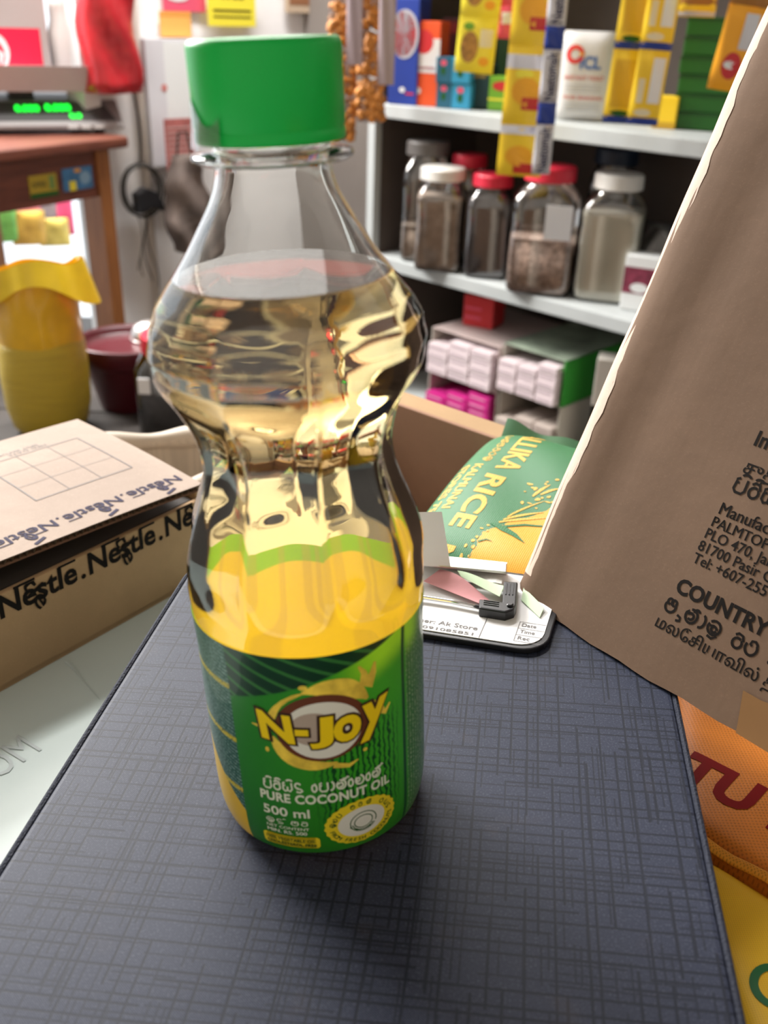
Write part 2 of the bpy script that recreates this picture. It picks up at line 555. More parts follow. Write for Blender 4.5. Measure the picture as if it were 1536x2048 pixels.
M_LEMON = mat('sachet_lemon', (0.90, 0.78, 0.06), 0.30)
M_ORANGE = mat('sachet_orange', (0.90, 0.40, 0.02), 0.35)
M_RED = mat('pack_red', (0.58, 0.03, 0.035), 0.4)
M_PINK = mat('pack_pink', (0.75, 0.10, 0.18), 0.4)
M_MAGENTA = mat('soap_magenta', (0.50, 0.02, 0.20), 0.4)
M_NAVY = mat('pack_blue', (0.02, 0.05, 0.30), 0.4)
M_GREEN = mat('pack_green', (0.012, 0.105, 0.010), 0.45)

# ================================================================== the room
def struct(name, mb, m, M=None):
    o = mb.build(name, m)
    if M is not None: o.matrix_world = M
    return tag(o, kind='structure')
struct('floor', MB().box(-2.6, 2.2, -1.4, 3.6, FLOOR - 0.05, FLOOR), M_FLOOR)
struct('ceiling', MB().box(-2.2, 2.2, -1.2, 3.6, 1.75, 1.80), M_CEIL)
struct('light_block_front', MB().box(-2.0, 1.7, -1.2, -1.1, FLOOR, 1.75), M_WALLF)  # unseen wall added behind the camera to block frontal ambient light
struct('light_block_near', MB().box(-2.1, -2.0, -1.2, 1.0, FLOOR, 1.75), M_WALLF)  # unseen wall added so daylight enters only from the back left
struct('light_block_side', MB().box(1.6, 1.7, -1.1, 0.9, FLOOR, 1.75), M_WALLF)  # unseen wall added on the right to block ambient light
WS = -0.62                                   # the white wall stands across the far end of the shelf
struct('wall_left', MB().box(WS - 0.10, WS, -0.26, 0.46, FLOOR, 1.75), M_WALL, SHELF)
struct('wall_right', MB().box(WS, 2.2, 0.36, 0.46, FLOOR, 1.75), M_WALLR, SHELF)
struct('trim_1', MB().box(WS - 0.06, WS + 0.02, -0.30, -0.26, FLOOR, 1.75), M_WHITE, SHELF)

# ================================================================== counter
ct = thing('shop_counter', 'pale green glass counter top with brown base, under the cartons and the case', 'counter', loc=(0, 0, 0))
M_GLASSTOP = mat('sea_green_glass', (0.58, 0.675, 0.655), 0.22, spec=0.5, var=0.04, vscale=9)
CTP = [(-0.62, -0.45), (0.55, -0.45), (0.55, 0.47), (-0.075, 0.47), (-0.075, 0.338), (-0.62, 0.338)]
MB().prism(CTP, -0.095, -0.085).build('glass_top', M_GLASSTOP, ct, bevel=0.002)
bxo('cabinet', mat('counter_wood', (0.16, 0.09, 0.05), 0.6, var=0.2, vscale=12), ct, -0.60, 0.53, -0.43, 0.32, FLOOR, -0.095)
# a faint print and a fold in the sheet on the glass
_fm = mat('faded_print', (0.47, 0.53, 0.53), 0.6)
t_ = text_mb('ROM', 0.030)
_p0, _p1 = onz(-40, 1585, -0.085), onz(85, 1500, -0.085)
_dx = (_p1 - _p0).normalized(); _dy = Vector((-_dx.y, _dx.x, 0))
fit(t_, 0, (_p1 - _p0).length, 0, 0.019).xf(lambda p: _p0 + _dx * p.x + _dy * p.y + Vector((0, 0, 0.0004)))
t_.build('faint_lettering', _fm, ct)
_q = [onz(*p, -0.085) for p in ((132, 1325), (140, 1330), (148, 1338), (165, 1360), (200, 1400))]
MB().tube([q + Vector((0, 0, 0.0003)) for q in _q], [0.0011, 0.0011, 0.0008, 0.0003, 0.0001], 6).build('sheet_fold', mat('fold_grey', (0.52, 0.60, 0.59), 0.5), ct)

# ================================================================== the grey case
cs = thing('document_case', 'dark slate grey cross-hatched fabric document case under the oil bottle', 'case', CASE)
def rrect(x0, x1, y0, y1, r, n=6):
    p = []
    for (cx, cy, a) in ((x1 - r, y1 - r, 0), (x0 + r, y1 - r, 90), (x0 + r, y0 + r, 180), (x1 - r, y0 + r, 270)):
        for i in range(n + 1):
            t = math.radians(a + 90 * i / n)
            p.append((cx + r * math.cos(t), cy + r * math.sin(t)))
    return p
CT = 0.050
M_CASE = m_case()
_ol = rrect(-0.0995, 0.1310, -0.185, 0.152, 0.012)
MB().prism(_ol, -CT, 0.0).build('lid', M_CASE, cs, bevel=0.0022, segs=3)
_pm = mat('case_edge_piping', (0.030, 0.034, 0.050), 0.6, spec=0.12, bump=0.5, bscale=900)
MB().tube([(p[0] * 1.0, p[1], -0.0012) for p in rrect(-0.1003, 0.1318, -0.1858, 0.1528, 0.0125)], 0.0013, 8, True).build('edge_piping', _pm, cs)
MB().tube([(p[0], p[1], -0.030) for p in rrect(-0.1003, 0.1318, -0.1858, 0.1528, 0.0125)], 0.0011, 8, True).build('lid_seam', _pm, cs)

# ================================================================== oil bottle
bt = thing('oil_bottle', 'clear waisted bottle of yellow coconut oil with green cap and green label', 'bottle', CASE @ Matrix.Translation((0, 0, 0.0004)))
PROF = [(0, .0270), (.0012, .0312), (.004, .0340), (.009, .0356), (.016, .0363), (.03, .0365), (.05, .0366), (.075, .0367), (.084, .0371), (.094, .0375),
        (.103, .0371), (.110, .0356), (.117, .0331), (.1236, .0305), (.130, .0288), (.1365, .0284), (.1447, .0302), (.151, .0332), (.1585, .0378),
        (.1625, .0392), (.1665, .0397), (.1731, .0385), (.1787, .0357), (.1857, .0304), (.1924, .0256), (.199, .0215), (.206, .0174), (.2095, .0160), (.2125, .0153), (.2148, .0152)]
def catmull(pts, x):
    if x <= pts[0][0]: return pts[0][1]
    for i in range(len(pts) - 1):
        if pts[i][0] <= x <= pts[i + 1][0]:
            x0, y0 = pts[i]; x1, y1 = pts[i + 1]
            xm, ym = pts[max(0, i - 1)]; xp, yp = pts[min(len(pts) - 1, i + 2)]
            h = x1 - x0; t = (x - x0) / h
            m0 = (y1 - ym) / (x1 - xm) * h if x1 > xm else 0
            m1 = (yp - y0) / (xp - x0) * h if xp > x0 else 0
            if i == 0: m0 = (y1 - y0)
            return (2*t**3 - 3*t*t + 1)*y0 + (t**3 - 2*t*t + t)*m0 + (-2*t**3 + 3*t*t)*y1 + (t**3 - t*t)*m1
    return pts[-1][1]
def sm(x, a, b):
    t = max(0, min(1, (x - a) / (b - a)))
    return t * t * (3 - 2 * t)
def flute(r, z, a):
    w = sm(z, .0905, .102) * (1 - 0.72 * sm(z, .146, .160)) * (1 - sm(z, .172, .184))
    k = 9
    c = abs(math.cos(k * a / 2 + 0.35))
    d = -0.0024 * w * (c ** 1.3) + 0.0008 * w * (1 - c) ** 4
    w2 = sm(z, .160, .164) * (1 - sm(z, .181, .185))
    d += 0.00016 * w2 * math.sin((z - .160) / .0058 * 2 * PI + 0.9 * math.sin(a))
    return r + d
outer = [(catmull(PROF, h), h) for h in [0, .0006, .0012, .0024, .004, .006] + [.009 + i * .0015 for i in range(138)] if h <= .2148]
neck = [(.0152, .2149), (.0200, .2153), (.0209, .2158), (.0212, .2165), (.0209, .2172), (.0200, .2176), (.0152, .2180), (.0152, .2195), (.0148, .2420)]
TH = 0.0006
inner = [(max(0.004, r - TH), max(h, 0.0009)) for r, h in outer if h > 0.0004] + [(.0144, .2165), (.0144, .2195), (.0140, .2420)]
prof = outer + neck + list(reversed(inner))
M_PET = m_glass('clear_bottle_plastic', 1.50, (0.99, 0.995, 0.99))
bb = MB().lathe(prof, 144, flute, cap=False)
_n = len(prof)
bb.f.append(list(reversed(range(144)))); bb.f.append(list(range((_n - 1) * 144, _n * 144)))
bb.build('bottle_body', M_PET, bt, smooth=True)
LEVEL = 0.1862
oilp = [(r - TH * 0.5, max(h, 0.0005)) for r, h in outer if h <= LEVEL]
oilp.append((catmull(PROF, LEVEL) - TH * 0.5, LEVEL))
M_OIL = m_glass('coconut_oil', 1.465, (1, 1, 1), (0.97, 0.74, 0.11), 19.0)
om = MB().lathe(oilp, 144, flute, cap=True)
oo = om.build('oil', M_OIL, bt, smooth=True)
oo.data.polygons[-1].use_smooth = False; oo.data.polygons[-2].use_smooth = False
oo['label'] = 'pale yellow coconut oil'
# cap with a knurled skirt and tamper band
capp = [(.0150, .2200), (.0190, .2200), (.0193, .2204), (.0193, .2225), (.0190, .2229), (.0190, .2232), (.0193, .2236), (.01925, .2418), (.0189, .2431), (.0180, .2437), (.0100, .2439), (.0004, .2439)]
M_CAP = mat('green_cap_plastic', (0.0, 0.40, 0.055), 0.36, spec=0.35)
cp = MB().lathe(capp, 120, lambda r, z, a: r + (0.00010 * math.cos(60 * a) if (r > .0188 and .2236 < z < .243) else 0), cap=False)
cp.build('cap', M_CAP, bt, smooth=True)['label'] = 'bright green screw cap'
MB().grid(lambda a, b: ((.0197 + .0010 * (1 - b) ** 2) * math.cos(PI * (1.05 + .32 * a)), (.0197 + .0010 * (1 - b) ** 2) * math.sin(PI * (1.05 + .32 * a)), .2192 + (.0085 + .003 * math.sin(a * 6)) * b), 14, 6).build('shrink_film', m_film('shrink_film', (1, 1, 1), 0.10, 0.12), bt, smooth=True)

# label: a printed sleeve with a white inner side
RL = 0.0369
TH0 = math.radians(15.5)
def lr(h): return max(catmull(PROF, h), catmull(PROF, min(.2, h + .001))) + 0.00022
def wrap(p, off=0.0):
    """label millimetres (s, h) -> bottle surface"""
    h = p[1] / 1000.0
    th = TH0 + p[0] / 1000.0 / RL
    r = lr(h) + off + p[2] / 1000.0
    return (r * math.sin(th), -r * math.cos(th), h)
def m_label():
    g = NT('green_printed_sleeve')
    x, y, z, v = g.xyz()
    th = g.math('ARCTAN2', x, g.math('MULTIPLY', y, -1.0))
    s = g.math('MULTIPLY', g.math('SUBTRACT', th, TH0), RL * 1000.0)
    h = g.math('MULTIPLY', z, 1000.0)
    cb = g.n('ShaderNodeCombineXYZ'); g.put(cb.inputs[0], s); g.put(cb.inputs[1], h)
    uv = cb.outputs[0]
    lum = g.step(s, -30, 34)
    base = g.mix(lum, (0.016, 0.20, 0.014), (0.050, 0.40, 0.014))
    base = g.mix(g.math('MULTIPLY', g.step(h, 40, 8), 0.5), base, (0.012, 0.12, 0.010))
    # dark vertical grain below the coconut
    gr = g.math('SINE', g.math('MULTIPLY', g.math('ADD', s, g.math('MULTIPLY', g.noise(uv, 0.35, 2), 3.0)), 3.2))
    reg = g.math('MULTIPLY', g.math('MULTIPLY', g.step(s, -6, 2), g.step(s, 30, 22)), g.math('MULTIPLY', g.step(h, 62, 50), g.step(h, 12, 24)))
    base = g.mix(g.math('MULTIPLY', reg, g.step(gr, -0.2, 0.8)), base, (0.004, 0.060, 0.010))
    # palm frond in the upper left, its lower edge rising to the right
    edge = g.math('ADD', g.math('MULTIPLY', g.math('ADD', s, 29.0), 0.34), 65.0)
    d = g.math('SUBTRACT', h, edge)
    glow = g.math('MULTIPLY', g.math('MULTIPLY', g.step(d, -13, -3), g.step(s, 2, 22)), 0.95)
    base = g.mix(glow, base, (0.42, 0.92, 0.02))
    vein = g.math('SINE', g.math('MULTIPLY', g.math('ADD', g.math('MULTIPLY', h, 0.9), g.math('MULTIPLY', s, 0.42)), 1.35))
    frond = g.mix(g.step(vein, 0.45, 1.0), (0.002, 0.035, 0.010), (0.030, 0.17, 0.03))
    base = g.mix(g.step(d, -0.3, 0.5), base, frond)
    # left text panel
    tl = g.math('SINE', g.math('MULTIPLY', g.math('ADD', h, g.math('MULTIPLY', s, 0.15)), 4.2))
    wn = g.noise(uv, 1.5, 3)
    txt = g.math('MULTIPLY', g.step(tl, 0.05, 0.5), g.step(wn, 0.42, 0.58))
    lp = g.mix(g.math('MULTIPLY', txt, 0.8), (0.006, 0.085, 0.055), (0.33, 0.50, 0.45))
    band = g.math('MULTIPLY', g.step(g.math('SINE', g.math('MULTIPLY', h, 0.30)), 0.93, 0.99), g.step(wn, 0.35, 0.5))
    lp = g.mix(band, lp, (0.62, 0.50, 0.02))
    lp = g.mix(g.step(g.math('ADD', g.math('MULTIPLY', s, -1.0), g.math('MULTIPLY', h, -1.1)), 10, 10.6), lp, (0.75, 0.48, 0.01))
    base = g.mix(g.step(s, -29.4, -30.0), base, lp)
    # right text panel
    tr = g.math('MULTIPLY', g.step(g.math('SINE', g.math('MULTIPLY', s, 3.4)), 0.0, 0.5), g.step(g.noise(uv, 1.1, 3), 0.46, 0.60))
    rp = g.mix(g.math('MULTIPLY', tr, 0.75), (0.035, 0.20, 0.025), (0.55, 0.66, 0.42))
    rp = g.mix(g.math('MULTIPLY', g.step(h, 70, 80), g.step(s, 44, 34)), rp, (0.42, 0.92, 0.03))
    base = g.mix(g.step(s, 31.0, 32.5), base, rp)
    base = g.mix(g.step(g.math('ABSOLUTE', g.math('SUBTRACT', s, 30.0)), 1.2, 0.4), base, (0.006, 0.08, 0.012))
    g.color(base)
    g.rough(0.30)
    g.b.inputs['Coat Weight'].default_value = 0.25
    # printed film: green outside, yellow lining inside, letting some light through
    geo = g.n('ShaderNodeNewGeometry')
    tr = g.n('ShaderNodeBsdfTranslucent'); tr.inputs[0].default_value = (0.80, 0.62, 0.06, 1)
    df = g.n('ShaderNodeBsdfDiffuse')
    lin = g.mix(g.step(h, 78.2, 79.0), (0.85, 0.70, 0.07), (0.30, 0.66, 0.03))
    bars = g.step(g.math('SINE', g.math('MULTIPLY', s, 0.55)), 0.55, 0.8)
    lin = g.mix(g.math('MULTIPLY', bars, 0.35), lin, (0.55, 0.42, 0.12))
    g.L.new(lin, df.inputs[0]); g.L.new(lin, tr.inputs[0])
    back = g.n('ShaderNodeMixShader'); back.inputs[0].default_value = 0.55
    g.L.new(df.outputs[0], back.inputs[1]); g.L.new(tr.outputs[0], back.inputs[2])
    mx = g.n('ShaderNodeMixShader')
    g.L.new(geo.outputs['Backfacing'], mx.inputs[0]); g.L.new(g.b.outputs[0], mx.inputs[1]); g.L.new(back.outputs[0], mx.inputs[2])
    g.L.new(mx.outputs[0], g.N['Material Output'].inputs['Surface'])
    return g.m
M_LABEL = m_label()
LH0, LH1 = 4.6, 84.0
hs = [LH0 + (LH1 - LH0) * i / 40 for i in range(41)]
lb = MB().lathe([(lr(h / 1000), h / 1000) for h in hs], 144, None, cap=False).build('label_sleeve', M_LABEL, bt, smooth=True)
lb['label'] = 'green printed label sleeve'
def print_on(mb, name, m, off, ref=2.2):
    mb = refine(mb, ref)
    mb.xf(lambda p: wrap((p.x, p.y, 0), off))
    return mb.build(name, m, lb)
M_COCO = mat('print_coconut_brown', (0.13, 0.035, 0.012), 0.4)
M_COCOW = mat('print_coconut_white', (0.72, 0.72, 0.62), 0.4)
M_COCOG = mat('print_coconut_shade', (0.42, 0.34, 0.27), 0.4)
M_SPL = mat('print_oil_splash', (0.78, 0.55, 0.06), 0.35, var=0.35, vscale=160)
M_LOGO = mat('print_logo_yellow', (0.85, 0.62, 0.005), 0.35)
M_LOGOB = mat('print_logo_outline', (0.045, 0.018, 0.008), 0.4)
M_PW = mat('print_cream', (0.72, 0.76, 0.60), 0.4)
M_PY = mat('print_yellow', (0.80, 0.63, 0.02), 0.4)
M_PG = mat('print_dark_green', (0.02, 0.10, 0.02), 0.4)
sp = MB()
sp.ribbon([(-15 + i * 0, 0) for i in range(0)] or arc(0, 57, 15.6, 192, 286, 14.0, 12), [1.0, 2.4, 3.6, 4.4, 5.0, 5.2, 5.0, 4.6, 4.2, 3.6, 2.8, 1.8, 0.6])
sp.ribbon(arc(1, 58, 16.0, 112, 28, 14.0, 14), [0.8, 2.0, 3.2, 4.6, 5.6, 6.4, 7.0, 7.4, 7.6, 7.2, 6.4, 5.2, 3.8, 2.4, 1.0])
sp.ribbon(arc(0.5, 58, 16.0, 175, 108, 13.6, 10), [1.4, 2.2, 2.6, 2.4, 2.0, 1.6, 1.6, 1.2, 1.4, 1.0, .5])
sp.ribbon([(15, 69), (17.5, 73.5), (18.2, 77.0)], [4.5, 2.4, 0.8])
sp.ribbon([(14.5, 70), (14.3, 74.5), (12.6, 77.4)], [4.0, 2.0, 0.7])
sp.ribbon([(16.5, 62), (19.5, 58.5), (21.5, 56.5), (23.5, 59)], [3.0, 3.2, 2.0, 0.6])
sp.ribbon([(-14, 60), (-19, 57), (-22, 57.4)], [2.6, 1.5, 0.4])
sp.ribbon([(3, 42.5), (8, 41.2), (11, 42.6)], [2.2, 1.6, 0.5])
sp.ell(-4.5, 73.0, 1.4, 0.9, 12); sp.ell(13.5, 45.5, 0.8, 0.7, 10); sp.ell(-17.5, 48.5, 0.7, 1.0, 10)
print_on(sp, 'oil_splash', M_SPL, 0.00006)
print_on(MB().ell(0.4, 57.4, 14.6, 12.6, 48), 'coconut_shell', M_COCO, 0.00012)
print_on(MB().ell(0.6, 56.6, 12.3, 10.7, 48), 'coconut_flesh', M_COCOW, 0.00018)
print_on(MB().ell(-2.4, 57.4, 7.2, 6.2, 40), 'coconut_hollow', M_COCOG, 0.00024)
def logo(grow):
    mb = MB()
    for ch, x0, x1, y0, y1, sh in (('N', -19.2, -8.6, 52.2, 63.0, -.10), ('-', -8.0, -3.9, 55.6, 58.0, 0), ('J', -3.6, 3.6, 50.6, 62.4, .04), ('o', 3.6, 12.4, 51.4, 61.2, .05), ('y', 12.2, 21.6, 48.4, 62.6, .12)):
        t = text_mb(ch, 10.0, bold=0.040 + grow / 14.0, res=4)
        g = grow * 0.9
        fit(t, x0 - g, x1 + g, y0 - g, y1 + g)
        ym = (y0 + y1) / 2
        t.xf(lambda p: (p.x + sh * (p.y - ym), p.y + 0.004 * (p.x * p.x) - 0.5, 0))
        mb.add(t.v, t.f)
    return mb
print_on(logo(0.85), 'logo_outline', M_LOGOB, 0.00030)
print_on(logo(0.0), 'logo_lettering', M_LOGO, 0.00042)
print_on(fit(sinhala(['pa', 'i', 'ra', 'i', 'sa', 'i', 'da', ' ', 'e', 'pa', 'aa', 'la', 'h', 'e', 'ta', 'e', 'la', 'h'], 1.0, 0.19), -20.5, 19.8, 32.0, 37.6), 'sinhala_lettering', M_PW, 0.00012)
print_on(fit(text_mb('PURE COCONUT OIL', 4, bold=0.035, space=1.05), -22.0, 22.0, 27.4, 31.3), 'product_lettering', M_PW, 0.00012)
print_on(fit(text_mb('500 ml', 4, bold=0.02), -21.5, -5.8, 21.4, 25.2), 'volume_lettering', M_PW, 0.00012)
print_on(fit(sinhala(['sha', 'da', 'h', ' ', 'ma', 'ra'], 1.0, 0.13), -21.0, -6.6, 17.4, 20.4), 'sinhala_small_lettering', M_PW, 0.00012)
print_on(fit(text_mb('NET CONTENT', 2, bold=0.01), -21.0, -6.4, 15.8, 17.0), 'content_lettering', M_PW, 0.00012)
print_on(fit(text_mb('MIN. RS. 500', 2, bold=0.02), -21.0, -7.2, 13.7, 15.2), 'price_lettering', M_PW, 0.00012)
print_on(MB().prism(rrect(-23.0, -3.2, 7.4, 12.8, 1.4), 0, 0.001), 'claim_box', M_PY, 0.00010)
print_on(fit(text_mb('100% VEGETABLE OIL', 2, bold=0.01), -21.8, -4.6, 10.3, 11.7), 'claim_lettering', M_PG, 0.00020)
print_on(fit(text_mb('CHOLESTEROL FREE', 2, bold=0.02), -21.8, -4.4, 8.2, 9.6), 'claim_lettering', M_PG, 0.00020)
print_on(MB().ring(11.2, 16.4, 8.2, 6.0, 12.6, 9.4, 96, wob=0.022, k=24), 'seal_ring', M_PY, 0.00010)
print_on(MB().ell(11.2, 16.4, 8.3, 6.1, 48), 'seal_disc', M_COCOW, 0.00014)
nt_ = MB()
for (a, b, q0, q1) in ((4.6, 4.0, -20, 330), (3.2, 2.6, 0, 359), (3.9, 3.4, 190, 330), (5.0, 3.4, 200, 300)):
    nt_.ribbon([(11.6 + x, 16.4 + y) for x, y in arc(0, 0, a, q0, q1, b, 20)], 0.34)
print_on(nt_, 'seal_coconut', M_PG, 0.00022)
def round_text(body, cx, cy, a, b, size, start, sweep):
    mb = MB()
    for i, ch in enumerate(body):
        if ch == ' ': continue
        t = text_mb(ch, size, bold=0.01, align='CENTER')
        an = math.radians(start + sweep * (i + 0.5) / len(body))
        px, py = cx + a * math.cos(an), cy + b * math.sin(an)
        rot = an - PI / 2 if sweep < 0 else an + PI / 2
        c, s_ = math.cos(rot), math.sin(rot)
        t.xf(lambda p: (px + p.x * c - p.y * s_, py + p.x * s_ + p.y * c, 0))
        mb.add(t.v, t.f)
    return mb
print_on(round_text('FROM FRESH COCONUTS', 11.2, 16.4, 11.3, 8.5, 2.3, 190, 165), 'seal_lettering', M_PG, 0.00022)
sl_ = MB()
for i, k in enumerate(['sha', 'ta', 'pa', ' ', 'ma', 'ra', 'la', ' ', 'tta', 'sa', 'da']):
    an = math.radians(172 - 160 * i / 10)
    g_ = sinhala([k], 1.7, 0.16)
    c_, s_ = math.cos(an - PI / 2), math.sin(an - PI / 2)
    px, py = 11.2 + 9.3 * math.cos(an), 16.4 + 6.9 * math.sin(an)
    g_.xf(lambda p: (px + (p.x - .8) * c_ - p.y * s_, py + (p.x - .8) * s_ + p.y * c_, 0))
    sl_.add(g_.v, g_.f)
print_on(sl_, 'seal_sinhala_lettering', M_PG, 0.00022)

# ================================================================== folded carton leaning at the right
BA = onplane(1020, 1190, Vector((0, 0, 0)), CN)
BB = onplane(1350, 1395, Vector((0, 0, 0)), CN)
BE1 = (BB - BA).normalized()
_d = ray(1510, 50)
BE2 = (CAM + _d * ((BA - CAM).dot(BE1) / _d.dot(BE1)) - BA).normalized()
BE3 = BE1.cross(BE2)
BOX = frame(BA + CN * 0.0012 - BE1 * 0.0065, BE1, BE2, BE3)
kb = thing('folded_carton', 'large brown carton with black printing leaning over the case at the right', 'carton', BOX)
KT = 0.040; KR = 0.0175
def carton_pt(u, v):
    return u, v
_sec = [(0.30, 0.0)] + [(KR - KR * math.sin(math.radians(a)), -KR + KR * math.cos(math.radians(a))) for a in (0, 15, 30, 45, 60, 75, 90)]
_sec += [(KR - KR * math.cos(math.radians(a)), -KT + KR - KR * math.sin(math.radians(a))) for a in (0, 30, 60, 90)] + [(0.30, -KT)]
def dent(x, y, z):
    k = 0.0011 * math.sin(x * 46 + y * 19 + 1.0) * math.sin(y * 31 - x * 9) * sm(x, 0.0, 0.03)
    k += 0.0016 * math.exp(-((x - 0.028 - 0.08 * y) / 0.010) ** 2) * -1
    return z + k
NV = 40
mbx = MB()
rows = []
_front = [(0.30 - (0.30 - KR) * i / 34, 0.0) for i in range(35)] + _sec[2:]
for j in range(NV + 1):
    yy = 0.315 * j / NV
    for (x, z) in _front:
        wob = 0.0004 * math.sin(yy * 37 + 2) + 0.0003 * math.sin(yy * 91)
        mbx.v.append(Vector((x + wob * (1 - sm(x, 0, 0.05)), yy + (0.0003 * math.sin(x * 60) + 0.0004 * math.sin(x * 190) if j == 0 else 0), dent(x, yy, z) if z > -KR - 0.0005 else z)))
nw = len(_front)
for j in range(NV):
    for i in range(nw - 1):
        mbx.f.append([j * nw + i + 1, j * nw + i, (j + 1) * nw + i, (j + 1) * nw + i + 1])
mbx.build('outer_panel', M_KRAFT, kb, smooth=True)
inn = MB().box(0.016, 0.296, 0.003, 0.312, -KT + 0.004, -0.004)
inn.build('inner_panel', M_KRAFT_IN, kb)
for zz in (-0.0022, -KT + 0.0022):
    pts = []
    MB().grid(lambda a, b: (0.012 + 0.285 * a, 0.0006 + 0.002 * b, zz + 0.0010 * math.sin(a * 0.285 / 0.0042 * 2 * PI)), 300, 1).build('flute', M_KRAFT_IN, kb)
# worn liner along the folded edge, coloured paler for the light it catches
def worn(a, b):
    an = math.radians(12 + 78 * a)
    y = 0.012 + 0.30 * b
    wob = 0.0004 * math.sin(y * 37 + 2) + 0.0003 * math.sin(y * 91)
    r = KR + 0.00010
    an2 = math.radians(14 + 2.5 * math.sin(b * 17) + 2 * math.sin(b * 57) + 1.5 * math.sin(b * 131)) if a == 0 else an
    return (KR - r * math.sin(an2) + wob, y, dent(0.0, y, -KR) + r * math.cos(an2))
MB().grid(worn, 8, 90).build('worn_lit_edge', m_cardboard('worn_lit_liner', (0.60, 0.45, 0.37), 1), kb, smooth=True)
# brown packing tape on the lower right
MB().grid(lambda a, b: (0.134 + 0.155 * a - 0.004 * b, -0.0002 + (0.016 + 0.09 * sm(a, 0.05, 0.75)) * b, dent(0.134 + 0.155 * a, 0.05 * b, 0) + 0.0004), 20, 8).build('packing_tape', mat('brown_tape', (0.25, 0.135, 0.060), 0.25, spec=0.4), kb, smooth=True)
def box_text(mb, x, y, name='lettering', ref=0.004):
    x += 0.0065
    mb = refine(mb, ref)
    mb.xf(lambda p: (p.x + x, p.y + y, dent(p.x + x, p.y + y, 0) + 0.00018))
    return mb.build(name, M_INK, kb)
def box_line(s, x, y, cap, bold=0.012, space=1.0): box_text(text_mb(s, cap / 0.70, bold=bold, space=space), x, y)
box_line('Ingredients', 0.0838, 0.1040, 0.0062, 0.02)
box_line('Manufactured by :', 0.0822, 0.0737, 0.0050)
box_line('PALMTOP VEGETABLEOIL SDN. BHD.', 0.0815, 0.0680, 0.0043)
box_line('PLO 470, Jalan Keluli,', 0.0809, 0.0626, 0.0043)
box_line('81700 Pasir Gudang', 0.0804, 0.0570, 0.0043)
box_line('Tel: +607-255 3030', 0.0806, 0.0515, 0.0043)
box_line('COUNTRY OF ORIGIN', 0.0790, 0.0375, 0.0062, 0.035)
_t = text_mb('சுத்திகரி', 0.0075, bold=0.01)
box_text(_t, 0.0845, 0.0925)
box_text(sinhala(['pa', 'i', 'ra', 'i', 'sa', 'la', 'ma', 'da'], 0.0062, 0.17), 0.0838, 0.0842)
box_text(sinhala(['ma', 'uu', 'la', 'aa', 'sha', ' ', 'ra', 'tta', ' ', 'dot', 'ma', 'la'], 0.0059, 0.18), 0.0778, 0.0286)
_t = text_mb('மலேசியாவில் தயாரிக்கப்பட்டது', 0.0066, bold=0.012)
box_text(_t, 0.0770, 0.0208)

# ================================================================== clipboard with bills
CLM = CASE @ Matrix.Translation((0.0775, 0.0908, 0.0)) @ Matrix.Rotation(math.radians(-10), 4, 'Z')
cl = thing('clipboard', 'small black-edged clipboard with wire clip on the back of the grey case', 'clipboard', CLM)
MB().prism(rrect(-0.150, 0.003, -0.003, 0.060, 0.0125), 0.0003, 0.0030).build('board', M_BLACK, cl, bevel=0.0006)
def L_(u, v): # case u,v -> clipboard frame
    p = CLM.inverted() @ (CASE @ Vector((u, v, 0)))
    return p.x, p.y
def flatpoly(pts, z): return [(*L_(*p), z) for p in pts]
a0, a1, a2, a3 = L_(0.010, 0.1475), L_(0.0615, 0.1425), L_(0.0615, 0.1500), L_(0.010, 0.1560)
MB().prism([a0, a1, a2, a3], 0.0085, 0.0100).build('clip_plate', M_STEEL, cl, bevel=0.0004)
MB().prism([a3, a2, (a2[0], a2[1] + 0.0015), (a3[0], a3[1] + 0.0015)], 0.003, 0.0100).build('clip_back', M_STEEL, cl)
w_ = [L_(u, v) for u, v in ((-0.06, 0.1225), (-0.02, 0.1240), (0.010, 0.1240), (0.0241, 0.1226), (0.0361, 0.1203), (0.0500, 0.1165))]
MB().tube([(p[0], p[1], 0.0058) for p in w_], 0.0011, 10).build('clip_wire', M_CHROME, cl, smooth=True)
_c = [L_(*p) for p in ((0.0497, 0.1195), (0.0500, 0.1120), (0.0620, 0.1095), (0.0660, 0.1125), (0.0668, 0.1160), (0.0672, 0.1360), (0.0605, 0.1365), (0.0603, 0.1180))]
cc = MB().prism(_c, 0.0032, 0.0085).build('clip_corner', M_BLACK, cl, bevel=0.0008)
rg = MB()
for k in range(3):
    p, q = L_(0.0520, 0.1182 - 0.0016 * k), L_(0.0590, 0.1170 - 0.0016 * k)
    rg.tube([(p[0], p[1], 0.0086), (q[0], q[1], 0.0086)], 0.00035, 6)
    p, q = L_(0.0618 + 0.0016 * k, 0.1240), L_(0.0620 + 0.0016 * k, 0.1340)
    rg.tube([(p[0], p[1], 0.0086), (q[0], q[1], 0.0086)], 0.00035, 6)
rg.build('grip_rib', mat('black_rib', (0.03, 0.03, 0.033), 0.3), cc)
MB().lathe([(0.0016, 0.0085), (0.0016, 0.0092), (0.0011, 0.0096)], 16).xf(lambda p: (p.x + L_(0.0640, 0.1150)[0], p.y + L_(0.0640, 0.1150)[1], p.z)).build('rivet', M_BLACK, cc)
